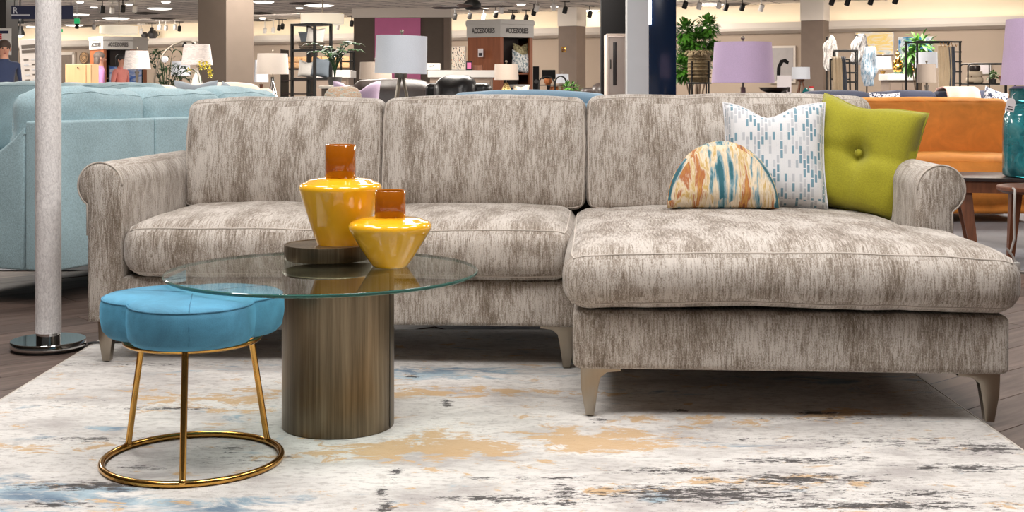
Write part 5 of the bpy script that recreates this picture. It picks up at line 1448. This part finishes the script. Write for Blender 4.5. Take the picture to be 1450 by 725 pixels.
# pots on the ledge
for i, (px_, r, h, lab) in enumerate(((216, .11, .2, 'left small black jar with handle on the wall ledge'), (227.5, .16, .25, 'larger round black jar on the wall ledge'))):
    d0 = wall_d(px_); p = Vector((fx(px_, d0), d0, 0)) + WN * .34
    o = thing('ceramic_jar', ['smaller black ceramic jar on the wall ledge', 'larger black ceramic jar on the wall ledge'][i], 'jar', (p.x, p.y, 2.551))
    G().lathe([(0, 0), (r * .6, 0), (r, h * .45), (r * .85, h * .8), (r * .5, h), (r * .4, h), (0, h * .8)], 24).obj('body', 'pot', o, angle=50)
    G().tube([(r * .8, 0, h * .8), (r * 1.3, 0, h * .75), (r * 1.2, 0, h * .4), (r * .95, 0, h * .35)], .015, 6).obj('handle', 'pot', o)

# ------------------------------------------------------------------ art on the far wall
def wall_art(label, px, y0, y1, w, m, frame='white', mattew=.0, rot=0):
    yc = y1; p, dd = on_wall(px, y1, .06); k = dd / F; wid = w * k / max(.6, math.cos(WROT) * 1.0); h = (y1 - y0) * k
    o = thing('framed_art', label, 'painting', p, WROT)
    G().box(-wid / 2, wid / 2, -.01, .04, 0, h, .004).obj('frame', frame, o, smooth=False)
    e = .05 if mattew else .012
    G().box(-wid / 2 + e, wid / 2 - e, -.016, -.011, e, h - e, .001).obj('canvas', m, o, smooth=False)
    return o, wid, h
MT['seeds'] = painterly('black_leaf_print', [(.40, c(60, 56, 54)), (.43, c(238, 226, 210)), (.66, c(238, 226, 210)), (.69, c(210, 130, 90))], (26, 12, 1), 1.0, 1, .6)
wall_art('white artwork with scattered black leaf marks beside the partition', 650, 66, 99, 21, 'seeds')
MT['sunset'] = painterly('sunset_abstract', [(.3, c(70, 170, 190)), (.42, c(236, 230, 222)), (.52, c(244, 214, 120)), (.6, c(236, 232, 228)), (.68, c(224, 112, 60)), (.8, c(120, 190, 196))], (1.6, 5, 1), 1.0, 4, .9)
wall_art('pastel sunset abstract painting above the gold stem lamp', 1239, 46, 78, 47, 'sunset')
MT['bluab'] = painterly('teal_blue_abstract', [(.3, c(30, 80, 150)), (.45, c(60, 140, 190)), (.58, c(230, 232, 236)), (.72, c(90, 190, 200))], (7, 2.5, 1), 1.0, 4, .6)
wall_art('teal and blue abstract painting behind the gold ornament', 1297, 52, 92, 42, 'bluab')
MT['greyc'] = mat('pale_grey_canvas', c(178, 172, 170), .8, 0, .05)
o, wd, hh = wall_art('framed abstract print with a black brushed arch', 1109, 65, 118, 33, 'greyc', 'trim', 1)
M = Matrix.Identity(4)
arc = [(-.22 * wd * 1.0, .10 * hh), (-.20 * wd, .42 * hh), (-.08 * wd, .62 * hh), (.12 * wd, .66 * hh), (.26 * wd, .58 * hh), (.22 * wd, .50 * hh), (.05 * wd, .56 * hh), (-.06 * wd, .44 * hh), (-.08 * wd, .10 * hh)]
G().prism(arc, -.020, -.017, 'y').obj('brush_arch', 'blackp', o, smooth=False)
p, dd = on_wall(1395, 105, .06)
o = thing('wall_plaque', 'small white square plaque on the taupe wall above the low rack', 'plaque', p, WROT)
G().box(-.13, .13, -.01, .03, 0, .22, .004).obj('frame', 'white', o); G().box(-.11, .11, -.014, -.010, .02, .2, .001).obj('face', 'tagw', o)
p, dd = on_wall(104, 79, .04)
o = thing('wall_thermostat', 'small pale thermostat on the taupe wall near the rattan disc', 'switch', p, WROT); G().box(-.07, .07, -.01, .02, 0, .09, .004).obj('cover', 'cream', o); G().box(-.03, .03, -.014, -.01, .03, .07, .001).obj('dial', 'tanb', o)
o = thing('wall_sconce', 'small square brass sign on the pale-capped column', 'sign', (fx(798.5, 31.0), 30.93, fz(74, 31)), math.radians(-30)); G().box(-.06, .06, -.02, 0, 0, .13, .004).obj('plate', 'gold', o); G().box(-.03, .03, -.024, -.02, .03, .1, .001).obj('emblem', 'wood', o)

# door in the far wall at left
p, dd = on_wall(91, 128, .02)
dn = G().box(-.45, .45, -.05, .0, 0, 2.1, .005).obj('door_1', mat('taupe_door', c(132, 118, 106), .6), None, smooth=False); dn.location = (p.x, p.y, 0); dn.rotation_euler = (0, 0, WROT); struct(dn)
G().box(.36, .40, -.11, -.05, .95, 1.1, .004).obj('door_handle', 'nickel', dn)
fr = G().box(-.55, -.45, -.07, 0, 0, 2.2, .004).box(.45, .55, -.07, 0, 0, 2.2, .004).box(-.55, .55, -.07, 0, 2.1, 2.2, .004).obj('door_frame', 'trim', dn, smooth=False)

# ------------------------------------------------------------------ right middle distance
d = 12.0; k = d / F
o = thing('woven_lantern', 'dark woven basket lantern on black metal legs in front of the ficus', 'lantern', (fx(990, d), d, 0))
MT['rattan'] = mat('olive_rattan', c(100, 84, 56), .8, 0, .35, 50, bump=.6, bscale=120)
z0, z1 = fz(117, d), fz(72, d); r = 15.5 * k
G().lathe([(0, z0), (r * .8, z0), (r, z0 + .06), (r * 1.05, (z0 + z1) / 2), (r, z1 - .04), (r * .85, z1), (r * .75, z1 - .01), (r * .9, z0 + .08), (0, z0 + .02)], 28).obj('basket', 'rattan', o, angle=60)
for i in range(7): ring(r * (1.02 + .02 * math.sin(i)), z0 + .05 + i * .034, .007, 'coil', 'rattan', o)
for i in range(4):
    a = PI / 4 + i * PI / 2; x, y = r * 1.08 * math.cos(a), r * 1.08 * math.sin(a)
    G().tube([(x, y, 0), (x, y, z0 + .2)], .008, 6).obj('leg', 'black', o)
ring(r * 1.08, z0 - .005, .007, 'ring', 'black', o)
g = G(); rnd = random.Random(3)
for i in range(260):
    a = rnd.random() * 2 * PI; rr = r * rnd.uniform(.75, 1.0); leaf(g, (rr * math.cos(a), rr * math.sin(a), z1 - .02), (math.cos(a) * .6, math.sin(a) * .6, rnd.uniform(-.2, .8)), .06, .008, .4)
f_ = g.obj('fringe', mat('dried_grass', c(136, 120, 92), .9), o, fixn=False); f_['kind'] = 'stuff'
# ornaments on the long console (1135, d 16)
cz = .881; d = 16
def bottle(label, px, prof, m, capm=None, caph=.02, name='bottle', cat='bottle', y=15.93):
    o = thing(name, label, cat, (fx(px, d), y, cz)); G().lathe(prof, 20).obj('body', m, o, angle=50)
    if capm: G().lathe([(0, 0), (prof[-2][0] + .002, 0), (prof[-2][0] + .002, caph), (0, caph)], 18, T3((0, 0, prof[-1][1]))).obj('cap', capm, o, angle=40)
    return o
bottle('white canister with red lid on the long console', 1147, [(0, 0), (.026, 0), (.026, .10), (0, .10)], 'white', 'red', .02, 'canister', 'canister')
MT['tealc'] = mat('teal_ceramic', c(24, 100, 104), .25, 0, .1); MT['copper'] = mat('copper_metal', c(196, 122, 76), .3, .8, .1)
bottle('teal ceramic pot on the long console', 1138, [(0, 0), (.035, 0), (.055, .03), (.03, .08), (.012, .1), (0, .1)], 'tealc', None, 0, 'ceramic_pot', 'pot', 15.88)
bottle('low copper bowl on the long console', 1157, [(0, 0), (.03, 0), (.07, .05), (.065, .055), (.03, .015), (0, .012)], 'copper', None, 0, 'copper_bowl', 'bowl')
o = thing('display_card', 'white card with brown print beside the framed art', 'card', (fx(1108, d), 15.9, cz), 0)
G().box(-.09, .09, 0, .006, 0, fz(107, 16) - cz, .001).obj('card', 'tagw', o, smooth=False); G().box(-.05, .03, -.003, 0, .04, .1, 0).box(.04, .07, -.003, 0, .05, .11, 0).obj('print', 'leather', o, smooth=False); G().tube([(0, .006, .1), (0, .06, .003)], .004, 6).obj('strut', 'white', o)
d = 11.0
side_table('low dark side table holding the brown bowl', 1096, 11, .93, .42, .34)
o = thing('wooden_bowl', 'wide dark brown wooden bowl near the framed arch print', 'bowl', (fx(1096, d), d, .931)); G().lathe([(0, 0), (.06, 0), (.11, .02), (.13, .045), (.122, .045), (.06, .012), (0, .012)], 28).obj('body', 'leather', o, angle=50)
MT['lime'] = weave('lime_linen', c(178, 172, 40))
# throws, hangings and racks
MT['hang1'] = painterly('grey_feather_cloth', [(.40, c(112, 106, 102)), (.52, c(186, 181, 176)), (.66, c(140, 134, 130))], (40, 9, 1), 1.0, 3, .8)
MT['hang2'] = painterly('charcoal_knit_cloth', [(.40, c(84, 82, 82)), (.56, c(168, 164, 162))], (40, 10, 1), 1.0, 3, .8)
MT['hang3'] = painterly('blue_white_shag', [(.40, c(108, 142, 166)), (.54, c(196, 204, 212))], (40, 12, 1), 1.0, 3, .8)
MT['beigek'] = weave('oatmeal_knit', c(194, 172, 142)); MT['slatek'] = weave('slate_knit', c(66, 70, 80))
d = 20.0
rk = etagere('tall dark display rack hung with throws beside the brown column', 1197, d, math.radians(-10), .34, .3, [.15, .6, fz(115, d), fz(102, d), fz(88, d), fz(71, d)], 'display_rack', .012)
def blob_hang(label, px, py0, py1, w, d, m, seed):
    """a puffy bunched throw hung from a hook pole"""
    z1, z0 = fz(py0, d), fz(py1, d); o = thing('hanging_throw', label, 'throw', (fx(px, d), d, 0))
    g = G(); r = w / 2 * d / F; n = 14; prof = []
    for i in range(n + 1):
        t = i / n; prof.append((r * max(.05, math.sin(PI * (.12 + .80 * t)) ** .6) * (1 - .12 * t), z0 + (z1 - z0) * t))
    prof = [(0, z0)] + prof + [(0, z1)]
    rf = lambda a: 1 + .10 * math.sin(9 * a + seed) + .06 * math.sin(17 * a)
    g.lathe(prof, 64, rf=rf); g.v = [(x + noise.noise(Vector((x * 9, z * 5, seed))) * .05 + (z - z0) * .12 * math.sin(seed), y * .3 + noise.noise(Vector((x * 12, seed, z * 7))) * .04, z) for x, y, z in g.v]; g.obj('cloth', m, o, angle=0)
    G().tube([(0, .1, 0), (0, .1, z1 - .03), (0, 0, z1 - .02)], .012, 8).obj('pole', 'black', o); G().lathe([(0, 0), (.16, 0), (.16, .015), (0, .015)], 24).obj('foot', 'black', o)
    return o
blob_hang('puffy pale grey throw hung beside the brown column', 1173, 50, 100, 21, 21, 'hang1', 1)
blob_hang('charcoal knitted throw hung below the sunset painting', 1214, 48, 92, 24, 22.4, 'hang2', 2)
blob_hang('blue and white shaggy throw hung beside the display rack', 1230, 66, 122, 22, 19, 'hang3', 3)
d = 17.0
o = thing('ladder_rack', 'slim dark ladder rail carrying two folded throws', 'rack', (fx(1192, d), d, 0))
for x in (-.13, .13): G().tube([(x, 0, 0), (x, .1, fz(84, d))], .012, 8).obj('rail', 'black', o)
for z in (.4, .8, 1.1, fz(84, d)): G().tube([(-.13, .1 * z / fz(84, d), z), (.13, .1 * z / fz(84, d), z)], .01, 8).obj('rung', 'black', o)
zt_ = fz(83, d)
drape('knit_throw', 'oatmeal knitted throw draped on the slim ladder rail', 'throw', (fx(1188, d), d, 0), 0, .13, [(.02, .75), (.03, 1.1), (.06, zt_ - .04), (.10, zt_ + .02), (.14, zt_ - .04), (.15, 1.1)], 'beigek', 3, .012, .015, 1)
drape('knit_throw', 'slate knitted throw draped beside the oatmeal one on the ladder rail', 'throw', (fx(1197, d), d, 0), 0, .06, [(.02, .75), (.03, 1.1), (.06, zt_ - .04), (.10, zt_ + .02), (.14, zt_ - .04), (.15, 1.1)], 'slatek', 2, .008, .015, 2)
d = 16.5
zs = [.1, .5, fz(117, d), fz(101, d), fz(87, d), fz(73, d), fz(58.5, d)]
o = thing('throw_rack', 'black metal ladder-sided rack with hooks and throws', 'rack', (fx(1322, d), d, 0), math.radians(8))
w_ = 33 * d / F
for x in (-w_, w_ * .93):
    for y in (-.16, .16): G().box(x - .011, x + .011, y - .011, y + .011, 0, zs[-1], .002).obj('post', 'black', o, smooth=False)
G().box(-w_, w_, -.17, -.15, zs[-1] - .022, zs[-1], .002).box(-w_, w_, .15, .17, zs[-1] - .022, zs[-1], .002).obj('top_bar', 'black', o, smooth=False)
for z in zs[:-1]: G().box(w_ * .3, w_, -.17, -.15, z - .016, z, .002).obj('rung', 'black', o, smooth=False)
for i in range(5): G().tube([(w_ * (.0 + .17 * i), -.17, zs[-1] - .02), (w_ * (.0 + .17 * i), -.19, zs[-1] - .05), (w_ * (.03 + .17 * i), -.19, zs[-1] - .08), (w_ * (.06 + .17 * i), -.19, zs[-1] - .05)], .004, 5).obj('hook', 'gold', o)
zt_ = fz(66, d)
drape('knit_throw', 'oatmeal fringed throw hanging on the black throw rack', 'throw', (fx(1331, d), d - .2, 0), 0, .17, [(0, .80), (.01, 1.0), (.0, 1.2), (.02, zt_ - .1), (.04, zt_)], 'beigek', 4, .014, .02, 3)
drape('knit_throw', 'slate throw hanging beside the oatmeal one on the black throw rack', 'throw', (fx(1338, d) + .03, d - .2, 0), 0, .07, [(0, .80), (.01, 1.0), (.0, 1.2), (.02, zt_ - .1), (.04, zt_ - .01)], 'slatek', 2, .01, .02, 4)
d = 19.5; k = d / F
bush('leafy_plant', 'broad-leaved bright green plant behind the black throw rack', 1301, d, .13, .3, True, [(0, 0, fz(62, d), .14), (-8 * k, 0, fz(72, d), .14), (8 * k, 0, fz(68, d), .12), (-10 * k, .05, fz(84, d), .12), (2 * k, 0, fz(92, d), .12)], 160, .2, .07)
fronds('spiky_plant', 'dark spiky plant beside the gold ornament', 1281, 21.8, 10, fz(74, 21.8), .16, .1, 'leafd', poth=.9, seed=8)
# gold ornament on the white-topped console
d = 20.4; zc = fz(105, 20.5) + .001
o = thing('gold_ornament', 'gold seated figurine ornament on the white-topped console', 'ornament', (fx(1271, d), d, zc))
g = G().sphere((0, 0, .09), (.075, .07, .09), 18); g.sphere((.0, 0, .2), (.055, .05, .09), 16); g.sphere((0, -.01, .31), (.036, .036, .045), 14); g.lathe([(0, .34), (.02, .34), (.006, .39), (0, .4)], 12)
g.sphere((-.06, -.03, .16), (.02, .025, .06), 10); g.sphere((.06, -.03, .16), (.02, .025, .06), 10); g.obj('figure', 'gold', o, angle=0)
G().box(-.06, .06, -.05, .05, 0, .03, .006).obj('stand', 'glassrim', o)
o = thing('gold_ornament', 'low gold curled shell ornament beside the gold figurine', 'ornament', (fx(1285, d), d, zc))
g = G()
for i in range(9):
    a = i * .5; g.sphere((.02 + .07 * math.cos(a) * (1 - i * .07), 0, .065 + .055 * math.sin(a) * (1 - i * .07)), .034 - i * .0022, 10)
g.obj('shell', 'gold', o, angle=0)
# low rack with stacked knit baskets
d = 17.5; k = d / F
o = thing('console_rack', 'low black metal rack with rounded top carrying striped baskets', 'rack', (fx(1395, d), d, 0))
for y in (-.15, .15): G().tube([(-30 * k, y, 0), (-30 * k, y, fz(95, d)), (-28 * k, y, fz(91.5, d)), (-25 * k, y, fz(90.5, d)), (30 * k, y, fz(90.5, d)), (34 * k, y, fz(91.5, d)), (36 * k, y, fz(96, d)), (36 * k, y, 0)], .011, 8).obj('frame', 'black', o)
for z in (.3, fz(118, d)):
    G().box(-30 * k, 36 * k, -.15, .15, z - .02, z, .003).obj('shelf', 'black', o, smooth=False)
for x in (0, 22 * k): G().tube([(x, -.15, .0), (x, -.15, fz(90.5, d))], .008, 6).obj('bar', 'black', o)
MT['strip'] = brick_pattern('striped_weave', [(0, c(206, 188, 164)), (.5, c(120, 96, 76))], 1, 1, 0, 4, .045, 0, 0)
for i, (r, lab, m) in enumerate(((.115, 'lowest and widest striped basket on the low rack', 'strip'), (.105, 'middle striped basket on the low rack', 'strip'), (.075, 'topmost dark brown basket on the low rack', 'leather'))):
    b = thing('round_basket', lab, 'basket', (fx(1380, d), d, fz(118, d) + .001 + i * .082), 0, 'baskets stacked on the low rack')
    G().lathe([(0, 0), (r * .85, 0), (r, .02), (r, .06), (r * .9, .08), (r * .8, .08), (r * .85, .02), (0, .01)], 28).obj('body', m, b, angle=50)
    ring(r * .9, .076, .006, 'rim', m, b)
bush('potted_herb', 'small green herb pot on the low rack', 1406, d, .05, .06, True, [(-.03, 0, .10, .04), (.04, 0, .11, .04), (0, 0, .13, .03)], 90, .05, .025, z0=fz(118, d) + .001)
o = thing('clay_pot', 'small red clay pot beside the green herb', 'pot', (fx(1421, d), d, fz(118, d) + .001)); G().lathe([(0, 0), (.04, 0), (.055, .08), (.06, .08), (.06, .1), (.05, .1), (0, .07)], 20).obj('body', mat('terracotta', c(150, 78, 60), .8), o, angle=40)
# wire plant stand
d = 15.5; k = d / F
o = thing('plant_stand', 'black bent-wire plant stand with copper pots beyond the sectional', 'stand', (fx(783, d), d, 0))
for (x0, x1) in ((-20, 2), (3, 19)):
    for y in (-.1, .1):
        P = [(x0 * k, y, 0)] + [(((x0 + x1) / 2 + (x1 - x0) / 2 * math.cos(PI - PI * i / 10)) * k, y, fz(118, d) + (fz(108, d) - fz(118, d)) * math.sin(PI * i / 10)) for i in range(11)] + [(x1 * k, y, 0)]
        G().tube(P, .007, 6).obj('wire_loop', 'black', o)
for z in (.45, fz(131, d), fz(120, d)): G().box(-20 * k, 19 * k, -.1, .1, z - .012, z, .002).obj('shelf', 'black', o, smooth=False)
for i, (px_, zz, r, lab) in enumerate(((776, fz(120, d), .05, 'upper copper pot on the bent-wire plant stand'), (785, fz(131, d), .055, 'lower copper pot on the bent-wire plant stand'))):
    b = thing('copper_pot', lab, 'pot', (fx(px_, d), d, zz + .001)); G().lathe([(0, 0), (r * .6, 0), (r, .03), (r * .9, .07), (r * .8, .07), (0, .05)], 20).obj('body', 'copper', b, angle=50); ring(r * .86, .07, .004, 'rim', 'copper', b)
o = thing('computer_monitor', 'dark monitor on a slim stand beside the kiosk', 'monitor', (fx(777, 20.5), 20.5, 0))
d = 20.5; k = d / F
G().box(-9.5 * k, 9.5 * k, -.02, .02, fz(112, d), fz(99, d), .004).obj('screen', 'blackp', o); G().box(-.03, .03, .02, .06, 0, fz(105, d), .004).obj('stand', 'blackp', o); G().box(-.15, .15, -.1, .14, 0, .02, .004).obj('foot', 'blackp', o)
bush('potted_herb', 'small green plant beside the dark brown leather armchair', 808, 13.0, .07, .1, True, [(-.04, 0, .16, .05), (.04, 0, .15, .05), (0, 0, .18, .05)], 120, .06, .03, z0=.80)
side_table('small dark table holding the green plant by the leather armchair', 808, 13.0, .799, .24, .24)
o = thing('dark_speaker', 'tall slim black speaker tower beside the kiosk', 'speaker', (fx(759, 21.4), 21.4, 0)); G().box(-.05, .05, -.1, .1, 0, fz(94, 21.4), .006).obj('cabinet', 'blackp', o); G().lathe([(0, -.004), (.035, -.004), (.035, .004), (0, .004)], 20, T3((0, -.101, 1.1)) @ Matrix.Rotation(PI / 2, 4, 'X')).obj('driver', 'pot', o)
